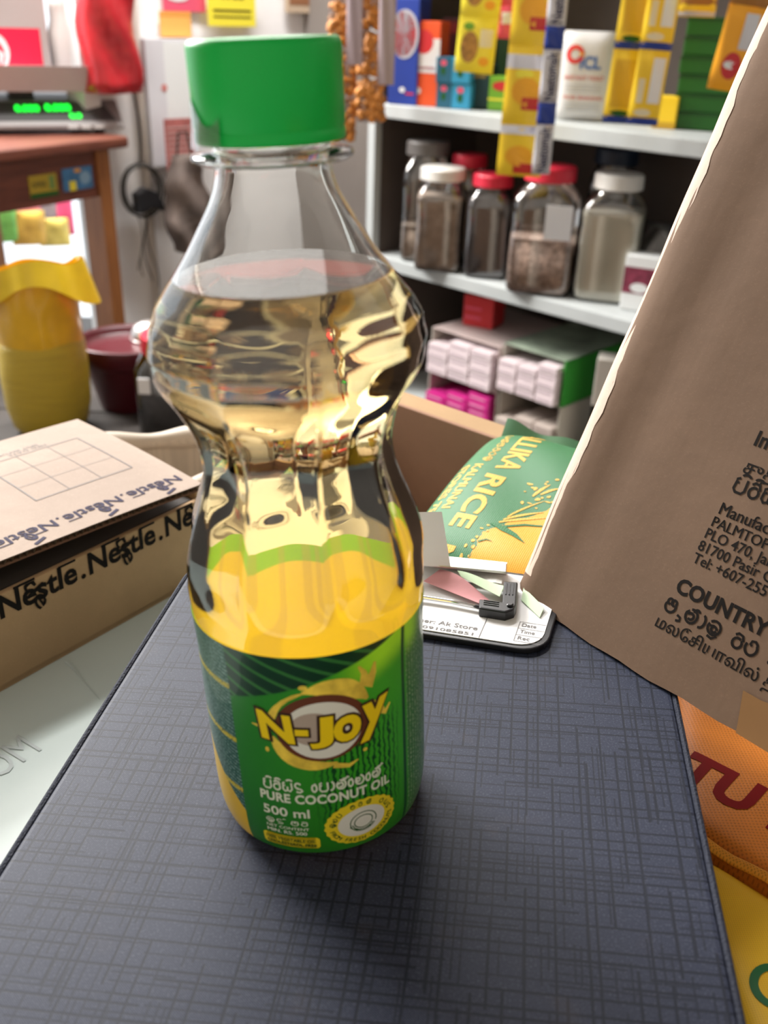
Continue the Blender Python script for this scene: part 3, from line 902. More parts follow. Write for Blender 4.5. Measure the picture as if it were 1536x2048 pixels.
def sheet(name, label, pts, m, z0, z1=None, cat='paper', nu=10, nv=10, fn=None, group='papers on the clipboard'):
    """thin paper over a quad given in case coordinates (bl, br, tr, tl)"""
    bl, br, tr, tl = [Vector((p[0], p[1], 0)) for p in pts]
    th = 0.00018
    def top(a, b):
        p = bl * (1 - a) * (1 - b) + br * a * (1 - b) + tr * a * b + tl * (1 - a) * b
        z = z0 + (fn(a, b) if fn else 0)
        return Vector((p.x, p.y, z))
    mb = MB().grid(top, nu, nv)
    k = len(mb.v)
    mb.v += [p - Vector((0, 0, th)) for p in mb.v]
    mb.f += [[i + k for i in reversed(f)] for f in mb.f[:nu * nv]]
    rim = [i for i in range(nu + 1)] + [(j + 1) * (nu + 1) - 1 for j in range(1, nv + 1)] + [nv * (nu + 1) + i for i in range(nu - 1, -1, -1)] + [j * (nu + 1) for j in range(nv - 1, 0, -1)]
    mb.f += [[rim[i], rim[i] + k, rim[(i + 1) % len(rim)] + k, rim[(i + 1) % len(rim)]] for i in range(len(rim))]
    o = mb.build(name, m, smooth=False)
    o.matrix_world = CASE
    return tag(o, label, cat, group)
pr = MB().prism(rrect(-0.146, 0.0002, -0.0004, 0.057, 0.0110), 0.0031, 0.0035)
po = pr.build('bill_paper', M_PAPER); po.matrix_world = CLM
tag(po, 'white printed bill lying flat under the wire clip', 'paper', 'papers on the clipboard')
for s_, x0, x1, y0, y1 in (('Customer: Ak Store', -0.0700, -0.0290, 0.0050, 0.0082), ('No. 0091085851', -0.0660, -0.0300, 0.0006, 0.0028), ('Date', -0.0105, -0.0040, 0.0134, 0.0160), ('Time', -0.0105, -0.0038, 0.0082, 0.0108), ('Rec', -0.0105, -0.0052, 0.0030, 0.0056)):
    t = fit(text_mb(s_, 0.004, bold=0.01), x0, x1, y0, y1)
    shift(t, 0, 0, 0.00365).build('lettering', M_GREYINK, po)
ru = MB()
for y in (0.0170, 0.0118, 0.0066, 0.0016): ru.ribbon([(-0.0118, y), (0.0, y)], 0.00025, 0.00365)
ru.ribbon([(-0.0118, 0.0016), (-0.0118, 0.0170)], 0.00025, 0.00365)
ru.ribbon([(-0.0270, -0.0003), (-0.0268, 0.016)], 0.00030, 0.00365)
ru.build('ruled_box', M_GREYINK, po)
sheet('pink_slip', 'pink bill slip tucked under the wire clip', [(0.022, 0.1370), (0.0500, 0.1195), (0.0590, 0.1215), (0.0290, 0.1490)], mat('pink_paper', (0.72, 0.34, 0.36), 0.75, var=0.06, vscale=60), 0.0048, fn=lambda a, b: 0.0012 + 0.0022 * math.sin(a * 5) * b)
sheet('green_slip', 'pale green bill slip lying over the pink one', [(0.0400, 0.1395), (0.0590, 0.1230), (0.0608, 0.1350), (0.0380, 0.1430)], mat('green_paper', (0.53, 0.68, 0.46), 0.75), 0.0072, fn=lambda a, b: 0.0008 + 0.0014 * math.sin(a * 4 + 1) * b)
sheet('green_slip', 'pale green slip end showing beside the black clip corner', [(0.0690, 0.1270), (0.0775, 0.1130), (0.0795, 0.1200), (0.0700, 0.1370)], MATS['green_paper'], 0.0042, fn=lambda a, b: 0.001 * b)
sheet('curled_bill', 'white bill curling up behind the clip beside the bottle', [(-0.005, 0.1465), (0.0345, 0.1455), (0.0295, 0.1545), (-0.008, 0.1545)], M_PAPER, 0.0095, fn=lambda a, b: 0.0235 * b + 0.002 * a * b, nv=6)
sheet('bill_stub', 'thin grey-white bill stack under the clip plate', [(0.030, 0.1400), (0.0595, 0.1370), (0.0600, 0.1440), (0.030, 0.1470)], mat('grey_paper', (0.60, 0.60, 0.57), 0.75), 0.0062, fn=lambda a, b: 0.0006 * math.sin(a * 9))

# ================================================================== rice bags
def pillow(nu, nv, fn_top, fn_bot):
    mb = MB().grid(fn_top, nu, nv)
    mb.grid(lambda a, b: fn_bot(1 - a, b), nu, nv)
    return mb
b0 = onz(950, 1165, 0.0); b1 = onz(1000, 850, 0.02); b2 = onz(1140, 880, 0.02)
_rg = (b2 - b1).normalized(); _nb = _rg.cross(b1 - b0).normalized(); _ab = _nb.cross(_rg)
BAG = frame(b0, _rg, _ab, _nb)
R0, R1, A0, A1 = -0.062, 0.064, -0.004, 0.172
def bagh(r, a):
    p, q = (2 * (r - R0) / (R1 - R0) - 1), (2 * (a - A0) / (A1 - A0) - 1)
    e = (1 - abs(p) ** 6) * (1 - abs(q) ** 6)
    w = 0.0010 * math.sin(a * 70 + r * 40) * math.sin(r * 60 + 1)
    return -0.036 * (1 - max(0, e) ** 0.55) + w + 0.003 * max(0, e)
def m_bag():
    g = NT('rice_bag_print')
    x, y, z, v = g.xyz()
    k = 2 * PI / 0.0021
    p = g.math('SINE', g.math('MULTIPLY', g.math('ADD', x, y), k)); q = g.math('SINE', g.math('MULTIPLY', g.math('SUBTRACT', x, y), k))
    w = g.math('MULTIPLY', g.math('ADD', g.math('MULTIPLY', p, q), 1.0), 0.5)
    nz = g.math('MULTIPLY', g.math('SUBTRACT', g.noise(v, 190.0, 4), 0.5), 0.010)
    f1 = g.step(g.math('ADD', x, nz), -0.0112, -0.0106)
    lim = g.math('ADD', g.math('MULTIPLY', g.math('ADD', x, 0.010), 1.45), 0.041)
    f2 = g.step(g.math('SUBTRACT', g.math('ADD', lim, nz), y), 0.0, 0.0006)
    f = g.math('MULTIPLY', f1, f2)
    gr = g.mix(g.step(w, 0.1, 0.6), (0.020, 0.115, 0.045), (0.055, 0.215, 0.085))
    og = g.mix(g.step(w, 0.1, 0.5), (0.62, 0.24, 0.012), (0.86, 0.42, 0.035))
    g.color(g.mix(f, gr, og)); g.rough(0.42)
    g.b.inputs['Specular IOR Level'].default_value = 0.4
    g.bump(w, 0.35, 0.0002)
    return g.m
rb = thing('rice_bag', 'green and orange woven rice bag with yellow lettering behind the clipboard', 'rice bag', BAG)
bag = MB().grid(lambda a, b: (R0 + (R1 - R0) * a, A0 + (A1 - A0) * b, bagh(R0 + (R1 - R0) * a, A0 + (A1 - A0) * b)), 100, 120)
bag.grid(lambda a, b: (R1 - (R1 - R0) * a, A0 + (A1 - A0) * b, -0.066 - bagh(R1 - (R1 - R0) * a, A0 + (A1 - A0) * b) * 0.6), 40, 50)
bag.build('bag_body', m_bag(), rb, smooth=True)
MB().grid(lambda a, b: (R0 + 0.010 + (R1 - R0 - 0.01) * a, A1 - 0.006 + 0.014 * b, -0.026 + 0.012 * b + 0.0010 * math.sin(a * 22) * b + 0.006 * math.exp(-(a * 9) ** 2)), 40, 6).build('sewn_end', m_weave('bag_end_weave', (0.16, 0.33, 0.20)), rb, smooth=True)
MB().tube([(R0 + 0.012 + (R1 - R0 - 0.014) * i / 30, A1 + 0.003, -0.0185 + 0.001 * math.sin(i * 1.9)) for i in range(31)], 0.0009, 6).build('stitching', M_YEL, rb)
M_BAGY = m_weave('bag_yellow_print', (0.80, 0.50, 0.10), 0.0021)
def bag_print(mb, name, m=M_BAGY, off=0.00022, ref=0.004):
    mb = refine(mb, ref)
    mb.xf(lambda p: (p.x, p.y, bagh(p.x, p.y) + off))
    return mb.build(name, m, rb)
def bag_text(s, a_start, a_end, r_base, r_top, bold=0.02, name='lettering'):
    t = fit(text_mb(s, 0.01, bold=bold, res=4), -a_start, -a_end, r_base, r_top)
    t.xf(lambda p: (p.y, -p.x, 0))
    t.f = [list(reversed(f)) for f in t.f] if False else t.f
    return bag_print(t, name)
bag_text('MALLIKA', 0.1720, 0.1010, -0.0300, -0.0165, 0.03)
bag_text('RICE', 0.0935, 0.0380, -0.0318, -0.0195, 0.03)
bag_text('M', 0.0235, 0.0080, -0.0340, -0.0205, 0.03)
bag_text('KALMUNAI', 0.1035, 0.0540, -0.0432, -0.0378, 0.02)
bag_text('STORES 75 - 07', 0.1035, 0.0300, -0.0510, -0.0458, 0.02)
_t = sinhala(['sa', 'la', 'ma', 'ra', 'tta', 'sha'], 1.0, 0.14)
fit(_t, -0.150, -0.108, -0.0415, -0.0355).xf(lambda p: (p.y, -p.x, 0))
bag_print(_t, 'sinhala_lettering')
# rice ears: orange blades over the green, green blades over the orange
bl = MB()
for (p, q, c, w) in (((-.0060, .0535), (.0110, .0700), (.001, .064), .0016), ((-.0072, .0500), (.0150, .0660), (.003, .0605), .0018), ((-.0050, .0570), (.0080, .0800), (-.001, .070), .0012), ((.0005, .0820), (.0060, .0960), (.002, .090), .0018), ((.004, .0850), (.012, .0940), (.008, .092), .0016)):
    pts, ws = [], []
    for i in range(13):
        t = i / 12
        pts.append((p[0] * (1 - t) ** 2 + 2 * c[0] * t * (1 - t) + q[0] * t * t, p[1] * (1 - t) ** 2 + 2 * c[1] * t * (1 - t) + q[1] * t * t))
        ws.append(w * (0.25 + 0.9 * math.sin(PI * (0.15 + 0.85 * t))))
    bl.ribbon(pts, ws)
for i in range(16):
    bl.ell(-0.006 + random.random() * 0.022, 0.070 + random.random() * 0.034, 0.0006 + random.random() * 0.0014, 0.0005 + random.random() * 0.0012, 9, wob=0.2, ph=i)
for i in range(12):
    bl.ell(-0.0165 + random.random() * 0.008, 0.010 + random.random() * 0.035, 0.0004 + random.random() * 0.0007, 0.0005 + random.random() * 0.0010, 8, wob=0.2, ph=i)
bag_print(bl, 'rice_ear_print')
gb = MB()
gb.ribbon([(-.0110, .0475), (-.003, .0455), (.0045, .0428), (.0115, .0385)], [.0012, .0046, .0032, .0003])
gb.ribbon([(-.0110, .0300), (-.0075, .0330), (-.0040, .0325)], [.0012, .0010, .0002])
gb.ribbon([(-.004, .047), (.006, .0545), (.015, .0575)], [.0016, .0018, .0012])
bag_print(gb, 'leaf_print', m_weave('bag_green_print', (0.050, 0.20, 0.08), 0.0021), 0.00030)

def quad_bag(name, label, quad, z0, top, m, pw=5):
    q = [Vector((p[0], p[1], 0)) for p in quad]
    def f(a, b, k):
        p = q[0] * (1 - a) * (1 - b) + q[1] * a * (1 - b) + q[2] * a * b + q[3] * (1 - a) * b
        e = (1 - abs(2 * a - 1) ** pw) * (1 - abs(2 * b - 1) ** pw)
        h = (top - z0) * max(0, e) ** 0.6 * k
        return Vector((p.x, p.y, z0 + h + 0.0008 * math.sin(p.x * 90) * math.sin(p.y * 80) * e * (k > 0)))
    t = thing(name, label, 'rice bag', loc=(q[0].x, q[0].y, 0))
    o = Vector((q[0].x, q[0].y, 0))
    mb = MB().grid(lambda a, b: f(a, b, 1.0) - o, 72, 72)
    tree = BVHTree.FromPolygons(list(mb.v), [list(q_) for q_ in mb.f])
    mb.grid(lambda a, b: f(1 - a, b, -0.25) - o, 72, 72)
    mb.build('bag_body', m, t, smooth=True)
    return t, o, tree
def drape(mb, tree, off=0.0003, ref=0.004):
    """lay flat print on a bag"""
    def down(p):
        h = tree.ray_cast(Vector((p.x, p.y, 1.0)), Vector((0, 0, -1)))[0]
        return Vector((p.x, p.y, (h.z if h else p.z) + off))
    return refine(mb, ref).xf(down)
SX = Vector((0.72, -0.694, 0)).normalized(); SY = Vector((0.694, 0.72, 0)).normalized()
ob, oo_, otree = quad_bag('rice_bag', 'orange woven rice bag with dark red letters right of the case', [(0.1425, 0.0385), (0.345, -0.150), (0.50, 0.06), (0.170, 0.180)], -0.077, -0.048, m_weave('orange_weave', (0.62, 0.19, 0.015), 0.0022), 26)
yb, yo_, ytree = quad_bag('rice_bag', 'yellow rice bag with a green letter at the lower right', [(0.138, -0.24), (0.34, -0.40), (0.349, -0.150), (0.1425, 0.041)], -0.077, -0.0492, m_weave('yellow_weave', (0.95, 0.56, 0.03), 0.0012, 0.85, 0.0001), 26)
_s0, _s1 = Vector((0.1440, 0.0380, -0.0485)), Vector((0.345, -0.149, -0.052))
MB().tube([_s0.lerp(_s1, i / 40) - oo_ + Vector((0, 0, 0.001 * math.sin(i * 1.3))) for i in range(41)], 0.0022, 8).build('hem', m_weave('orange_hem', (0.82, 0.33, 0.03), 0.0015), ob, smooth=True)
_tx = fit(text_mb('TU RICE', 0.03, bold=0.04), -0.0195, 0.080, -0.004, 0.0185)
_bo = Vector((0.1675, 0.0560, -0.0470))
_tx.xf(lambda p: _bo + SX * p.x + SY * p.y - oo_)
_tx = drape(_tx, otree)
_tx.build('red_lettering', mat('dark_red_print', (0.20, 0.006, 0.006), 0.6, spec=0.1), ob)
_go = Vector((0.1520, -0.0415, -0.0488))
_g = MB()
_g.ribbon([(x * 0.9, y) for x, y in arc(0.008, 0.008, 0.0085, 70, 300, 0.0085, 20)] + [(0.0165, 0.004), (0.014, 0.0085), (0.0085, 0.0095)], 0.0030)
_g.ribbon([(0.017, 0.0), (0.021, 0.008), (0.025, 0.0)], 0.0026)
_g.xf(lambda p: _go + Vector((0.80, -0.45, 0)).normalized() * p.x + Vector((0.45, 0.80, 0)).normalized() * p.y - yo_)
_g = drape(_g, ytree)
_g.build('green_lettering', mat('green_print', (0.01, 0.14, 0.035), 0.5), yb)

# ================================================================== open carton around the green rice bag
_w0 = onz(790, 810, 0.0); _w1 = onz(990, 880, 0.0)
_wx = (_w1 - _w0); _wx.z = 0; _wx.normalize(); _wy = Vector((-_wx.y, _wx.x, 0))
OC = frame(Vector((_w0.x, _w0.y, -0.085)) - _wx * 0.055, _wx, _wy, Vector((0, 0, 1)))
oc = thing('open_carton', 'open brown carton holding the green rice bag behind the bottle', 'carton', OC)
bxo('back_panel', M_KRAFT_IN, oc, 0.0, 0.24, 0.0, 0.004, 0.0, 0.086, 0.0008)
bxo('side_panel', M_KRAFT_IN, oc, 0.0, 0.004, -0.11, 0.0, 0.0, 0.080, 0.0008)
bxo('base_panel', M_KRAFT_IN, oc, 0.0, 0.24, -0.11, 0.0, 0.0005, 0.004)
bxo('front_lip', M_KRAFT_IN, oc, 0.0, 0.24, -0.114, -0.110, 0.0, 0.012, 0.0008)
bxo('fold_line', mat('fold_shadow', (0.24, 0.13, 0.085), 0.8), oc, 0.1465, 0.1475, -0.0006, 0.0, 0.004, 0.085)
bxo('back_flap', M_KRAFT_L, oc, 0.004, 0.145, 0.004, 0.030, 0.079, 0.083, 0.0008)

# ================================================================== printed carton at the left
NP = onz(0, 1385, -0.085); NQ = onz(330, 1200, -0.085)
NX = (NQ - NP).normalized(); NY = Vector((-NX.y, NX.x, 0))
NC = frame(NP, NX, NY, Vector((0, 0, 1)))
nc = thing('printed_carton', 'tan carton with black repeated lettering and raised pale lid flap at the left', 'carton', NC)
X0, X1, YD, HH = -0.16, 0.158, 0.128, 0.058
bxo('front_panel', M_KRAFT_L, nc, X0, X1, 0.0, 0.004, 0.0, HH, 0.0012)
bxo('side_panel', M_KRAFT_L, nc, X1 - 0.004, X1, 0.004, YD, 0.0, HH + 0.006, 0.0008)
bxo('side_panel', M_KRAFT_L, nc, X0, X0 + 0.004, 0.004, YD, 0.0, HH + 0.006, 0.0008)
bxo('back_panel', M_KRAFT_L, nc, X0, X1, YD - 0.004, YD, 0.0, HH + 0.010, 0.0008)
bxo('base_panel', M_KRAFT_L, nc, X0, X1, 0.0, YD, 0.0003, 0.004)
bxo('gap_shade_sheet', mat('gap_shade_dark', (0.055, 0.045, 0.04), 0.8), nc, X0 + 0.006, X1 - 0.006, 0.006, 0.090, HH - 0.004, HH - 0.001)  # dark sheet under the raised flap, shade of the gap put into its colour
def nestle_line(n, period, cap, thick):
    mb = MB()
    for k in range(n):
        t = text_mb('Nestle', 0.01, bold=thick)
        fit(t, 0, period * 0.86, 0, cap)
        shift(t, k * period, 0); mb.add(t.v, t.f)
        b = MB().ribbon([(k * period + period * 0.17, cap * 1.02), (k * period + period * 0.40, cap * 1.02)], cap * 0.10); mb.add(b.v, b.f)
        b = MB().ribbon([(k * period + period * 0.66, cap * 0.98), (k * period + period * 0.86, cap * 0.98)], cap * 0.10); mb.add(b.v, b.f)
        d = MB().ell(k * period + period * 0.93, cap * 0.10, cap * 0.11, cap * 0.11, 14); mb.add(d.v, d.f)
    return mb
fl = nestle_line(5, 0.058, 0.0145, 0.026)
fl.xf(lambda p: (p.x - 0.108, -0.0004, p.y + 0.0435))
fl.build('front_lettering', M_INK, nc)
for xc, an in ((0.030, 68), (0.092, 72), (0.1465, 66), (-0.032, 70)):
    t = fit(text_mb('stle', 0.01, bold=0.012), -0.015, 0.015, -0.0052, 0.0052)
    c_, s_ = math.cos(math.radians(an)), math.sin(math.radians(an))
    t.xf(lambda p: (xc + p.x * c_ + p.y * s_, -0.0006, min(HH - 0.0005, 0.0535 - p.x * s_ + p.y * c_)))
    t.build('overprint_lettering', M_INK, nc)
fc_ = onz(405, 970, -0.010)
FX = Vector((-0.672, -0.741, 0)).normalized(); FY = Vector((-FX.y, FX.x, 0))
lo = NC.inverted()
def fw(x, y, z): return lo @ (fc_ + FX * x + FY * y + Vector((0, 0, z)))
fp = MB()
def flp(x, y): return 0.0010 * math.sin(x * 20 + 1) + 0.0016 * math.sin(-y * 22)
fp.grid(lambda a, b: fw(0.30 * a, -0.143 * (1 - b), flp(0.30 * a, -0.143 * (1 - b))), 30, 14)
fp.grid(lambda a, b: fw(0.30 * a, -0.143 * (1 - b), flp(0.30 * a, -0.143 * (1 - b)) - 0.0006), 30, 14)
fo = fp.build('lid_flap', M_KRAFT_P, nc, smooth=True); fo['label'] = 'pale raised carton flap with printed grid'
fp2 = MB().grid(lambda a, b: fw(0.30 * a, -0.143 * (1 - b), flp(0.30 * a, -0.143 * (1 - b)) - 0.0036), 30, 14)
fp2.grid(lambda a, b: fw(0.30 * a, -0.143 * (1 - b), flp(0.30 * a, -0.143 * (1 - b)) - 0.0041), 30, 14)
fp2.build('flap_underside', M_KRAFT_IN, fo, smooth=True)
M_FLUTE = m_cardboard('flute_board', (0.16, 0.11, 0.07), 0)
MB().grid(lambda a, b: fw(0.30 * a, -0.0005 - 0.02 * b, flp(0.30 * a, 0) - 0.0021 + 0.0014 * math.sin(a * 0.30 / 0.0042 * 2 * PI)), 560, 1).build('flap_flutes', M_FLUTE, fo)
MB().grid(lambda a, b: fw(0.0006 + 0.004 * b, -0.143 * a, flp(0, -0.143 * a) - 0.0022 + 0.0014 * math.sin(a * 0.143 / 0.0042 * 2 * PI)), 280, 1).build('flap_flutes', M_FLUTE, fo)
def flap_print(mb, name, m, ref=0.006):
    mb = refine(mb, ref)
    mb.xf(lambda p: fw(p.x, p.y, flp(p.x, p.y) + 0.0003))
    return mb.build(name, m, fo)
gl = MB()
GX0, GX1, GY0, GY1 = 0.0195, 0.0850, -0.1110, -0.0460
for k in range(4):
    gx = GX0 + (GX1 - GX0) * k / 3; gy = GY0 + (GY1 - GY0) * k / 3
    wv = 0.0007 if k in (0, 3) else 0.00035
    gl.ribbon([(gx, GY0), (gx, GY1)], wv); gl.ribbon([(GX0, gy), (GX1, gy)], wv)
flap_print(gl, 'printed_grid', M_GREYINK)
fl2 = nestle_line(5, 0.042, 0.0085, 0.014)
flap_print(shift(fl2, 0.006, -0.0200), 'flap_lettering', M_INKV)
for xc in (0.022, 0.062, 0.108, 0.150):
    t = fit(text_mb('le', 0.01, bold=0.012), -0.006, 0.006, -0.0042, 0.0042)
    c_, s_ = math.cos(-1.15), math.sin(-1.15)
    t.xf(lambda p: (xc + p.x * c_ - p.y * s_, -0.0085 + p.x * s_ + p.y * c_, 0))
    flap_print(t, 'overprint_lettering', M_INKV)
_tt = MB()
for k, (yy, x0, x1) in enumerate(((-0.1205, 0.044, 0.074), (-0.1165, 0.040, 0.066))):
    t = fit(text_mb('BEST BEFORE' if k == 0 else 'MFD DATE', 0.004), x0, x1, yy, yy + 0.0028); _tt.add(t.v, t.f)
flap_print(_tt, 'small_lettering', M_GREYINK)

# ================================================================== helpers for the things further back
def stand(x, y, z, yaw=0.0):
    """frame at the point of a level surface seen at a pixel; local -Y looks towards the counter"""
    p = onz(x, y, z)
    d = (p - CAM); d.z = 0; d.normalize()
    X = Vector((d.y, -d.x, 0))
    return frame(p + Vector((0, 0, 0.0008)), X, d, Vector((0, 0, 1))) @ Matrix.Rotation(math.radians(yaw), 4, 'Z')
def depth_of(p):
    return (RCW.transposed() @ (p - CAM)).z
def px(n, p): return n * depth_of(p) / F
def pack(name, label, cat, M, w, d, h, m, prints=(), group=None, bevel=0.002):
    """a carton pack: origin at the middle of the front bottom edge"""
    t = thing(name, label, cat, M, group)
    b = bxo('pack_body', m, t, -w / 2, w / 2, 0, d, 0, h, bevel)
    for (nm, x0, x1, z0, z1, pm, shape) in prints:
        if shape == 'e':
            mb = MB().ell((x0 + x1) / 2, (z0 + z1) / 2, (x1 - x0) / 2, (z1 - z0) / 2, 28).xf(lambda p: (p.x * w, -0.0006, p.y * h))
            mb.f = [list(f) for f in mb.f]
            mb.build(nm, pm, b)
        elif shape == 'r':
            bxo(nm, pm, b, x0 * w, x1 * w, -0.0005, 0.0002, z0 * h, z1 * h)
        else:
            mb = fit(text_mb(shape, 0.01, bold=0.02), x0 * w, x1 * w, z0 * h, z1 * h).xf(lambda p: (p.x, -0.0010, p.y))
            mb.build(nm, pm, b)
    return t

# ================================================================== shelf unit
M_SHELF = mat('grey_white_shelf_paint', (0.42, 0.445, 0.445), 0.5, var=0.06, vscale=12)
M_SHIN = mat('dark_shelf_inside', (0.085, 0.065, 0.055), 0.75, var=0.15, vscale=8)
su = thing('shelf_unit', 'grey-white shop shelf unit holding jars, boxes and soap cartons', 'shelf', SHELF)
SLN = 1.30
bxo('side_panel', M_SHELF, su, 0.0, 0.021, 0.0, 0.02, FLOOR, 0.55, 0.002)
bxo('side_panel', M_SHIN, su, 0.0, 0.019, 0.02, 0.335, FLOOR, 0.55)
bxo('side_panel', M_SHELF, su, SLN, SLN + 0.021, 0.0, 0.335, FLOOR, 0.55, 0.002)
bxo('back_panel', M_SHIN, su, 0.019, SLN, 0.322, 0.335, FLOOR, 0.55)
for zt in (0.094, -0.207, -0.510, -0.80, 0.545):
    bxo('shelf_board', M_SHELF, su, 0.019, SLN, 0.0, 0.322, zt - 0.026, zt, 0.002)

# --- jars on the lower board
def jar(label, x, y, z, w, h, lid_m, fill_m, fill, lid_w=0.9, yaw=0.0, name='storage_jar', back=0.0):
    M = stand(x, y, z, yaw)
    t = thing(name, label, 'jar', M @ Matrix.Translation((0, w * 0.40 + back, 0)), 'jars on the shelf board')
    a = w / 2
    dp = 0.80
    body = [(0.001, a * .90, a * .90, 5), (0.006, a * .97, a * .97, 5), (h * .10, a, a, 5), (h * .55, a * .97, a * .97, 5), (h * .68, a, a, 5), (h * .76, a * .95, a * .95, 4), (h * .82, a * .84, a * .84, 3), (h * .86, a * lid_w * .9, a * lid_w * .9, 2), (h * .92, a * lid_w * .88, a * lid_w * .88, 2)]
    body = [(q[0], q[1], q[2] * (dp if q[3] > 2 else 0.9), q[3]) for q in body]
    MB().loft(body, 40).build('jar_body', M_JAR, t, smooth=True)
    if fill > 0:
        zs = [b for b in body if b[0] < h * fill]
        b = zs[-1]
        pr = [(q[0] + 0.003, q[1] * .955, q[2] * .955, q[3]) for q in zs] + [(h * fill, b[1] * .95, b[2] * .95, b[3])]
        MB().loft(pr, 40).build('contents', fill_m, t, smooth=True)
    MB().lathe([(a * lid_w, h * .885), (a * lid_w * 1.01, h * .89), (a * lid_w, h * .985), (a * lid_w * .95, h), (a * lid_w * .3, h * 1.002)], 40, lambda r, zz, an: r + (0.0006 * math.cos(36 * an) if r > a * lid_w * .97 else 0)).build('lid', lid_m, t, smooth=False)
    return t
M_LIDW = mat('white_lid_plastic', (0.76, 0.74, 0.70), 0.4)
M_LIDR = mat('red_lid_plastic', (0.60, 0.02, 0.05), 0.38)
M_LIDN = mat('navy_lid_plastic', (0.012, 0.022, 0.045), 0.45)
M_GRAIN = mat('dried_fish_flakes', (0.48, 0.36, 0.30), 0.8, var=0.55, vscale=160, bump=0.9, bscale=160)
M_SPICE = mat('brown_spice', (0.42, 0.34, 0.28), 0.85, var=0.35, vscale=45, bump=0.6, bscale=90)
M_SEED = mat('dark_mustard_seed', (0.13, 0.115, 0.12), 0.8, var=0.25, vscale=300)
M_FLOUR = mat('cream_flour', (0.86, 0.85, 0.74), 0.9, var=0.04, vscale=20)
jar('white-lidded jar of brown spice sticks, leftmost on the shelf board', 870, 546, -0.207, 0.096, 0.197, M_LIDW, M_SPICE, 0.74, 0.92, -8)
jar('red-lidded jar full of dark seeds between brown spice and pink flakes', 966, 559, -0.207, 0.088, 0.194, M_LIDR, M_SEED, 0.78, 0.86, -8)
j3 = jar('largest red-lidded jar, half full of pinkish brown flakes', 1070, 593, -0.207, 0.124, 0.226, M_LIDR, M_GRAIN, 0.44, 0.74, -6)
bxo('paper_label', mat('jar_label_white', (0.60, 0.60, 0.62), 0.7), j3, 0.004, 0.052, -0.0520, -0.0505, 0.105, 0.165)
jar('white-lidded jar of cream flour, rightmost on the shelf board', 1199, 608, -0.207, 0.112, 0.222, M_LIDW, M_FLOUR, 0.72, 0.76, -6)
jar('tall dim empty jar at the back beside the shelf side panel', 845, 528, -0.207, 0.10, 0.235, mat('dull_lid', (0.10, 0.09, 0.085), 0.5), M_SPICE, 0.3, 0.85, 0, back=0.012)
jar('red-lidded jar standing behind the dark seed jar', 925, 538, -0.207, 0.08, 0.215, M_LIDR, M_SEED, 0.6, 0.86, 0, back=0.03)
jar('navy-lidded jar at the back behind the flour jar', 1200, 566, -0.207, 0.095, 0.245, M_LIDN, M_SEED, 0.5, 0.85, 0, back=0.02)
pb = MB().loft([(0.0, .03, .03, 2.5), (0.03, .05, .045, 2.5), (0.09, .048, .04, 2.5), (0.12, .02, .02, 2.2), (0.135, .028, .012, 2)], 28)
for p in pb.v: p += Vector((0.006 * math.sin(p.z * 90 + p.y * 60), 0.006 * math.sin(p.z * 70 + p.x * 90), 0))
po_ = pb.build('plastic_bag', m_film('cloudy_bag', (0.75, 0.72, 0.70), 0.10, 0.25), smooth=True)
po_.matrix_world = stand(1300, 606, -0.207) @ Matrix.Translation((0, 0.05, 0))
tag(po_, 'crumpled clear plastic bag standing behind the maroon carton', 'bag')
M_MAROON = mat('maroon_print', (0.20, 0.03, 0.06), 0.5, var=0.5, vscale=70)
pack('milk_carton', 'small white and maroon carton right of the flour jar', 'carton', stand(1276, 624, -0.207, -12), 0.070, 0.05, 0.096, M_WHITE,
     (('printed_panel', -0.5, 0.5, 0.32, 0.80, M_MAROON, 'r'), ('white_patch', -0.3, 0.15, 0.34, 0.52, M_WHITE, 'e')))

# --- packs on the upper board
UB = 0.094
M_OR = mat('pack_orange_red', (0.72, 0.085, 0.02), 0.42)
M_CY = mat('pack_cyan', (0.04, 0.32, 0.55), 0.42)
M_TEAL = mat('pack_dark_teal', (0.012, 0.045, 0.055), 0.5)
M_LG = mat('pack_leaf_green', (0.17, 0.40, 0.03), 0.42)
pack('blue_box', 'tall dark blue box with a red leaf emblem, leftmost on the upper board', 'box', stand(803, 210, UB, -26), 0.062, 0.05, 0.185, M_NAVY,
     (('pale_emblem_rim', -0.46, 0.50, 0.44, 0.90, mat('pale_rim', (0.45, 0.45, 0.5), 0.5), 'e'), ('red_emblem', -0.50, 0.42, 0.46, 0.88, M_RED, 'e'), ('white_swoosh', -0.1, 0.1, 0.12, 0.17, M_WHITE, 'e'), ('red_line', 0.12, 0.40, 0.10, 0.12, M_RED, 'r')))
pack('medicine_box', 'orange-red box with a white middle beside the blue box', 'box', stand(848, 213, UB, -24), 0.055, 0.045, 0.148, M_OR,
     (('white_band', -0.5, 0.5, 0.40, 0.80, mat('pack_off_white', (0.66, 0.62, 0.60), 0.5), 'r'), ('red_emblem', -0.5, 0.25, 0.62, 0.90, M_RED, 'e'), ('emblem_line', -0.3, 0.1, 0.73, 0.78, mat('pink_line', (0.7, 0.4, 0.4), 0.5), 'r'), ('pink_line', -0.4, 0.35, 0.44, 0.47, M_PINK, 'r'), ('white_swoosh', -0.38, -0.15, 0.14, 0.22, M_WHITE, 'e')))
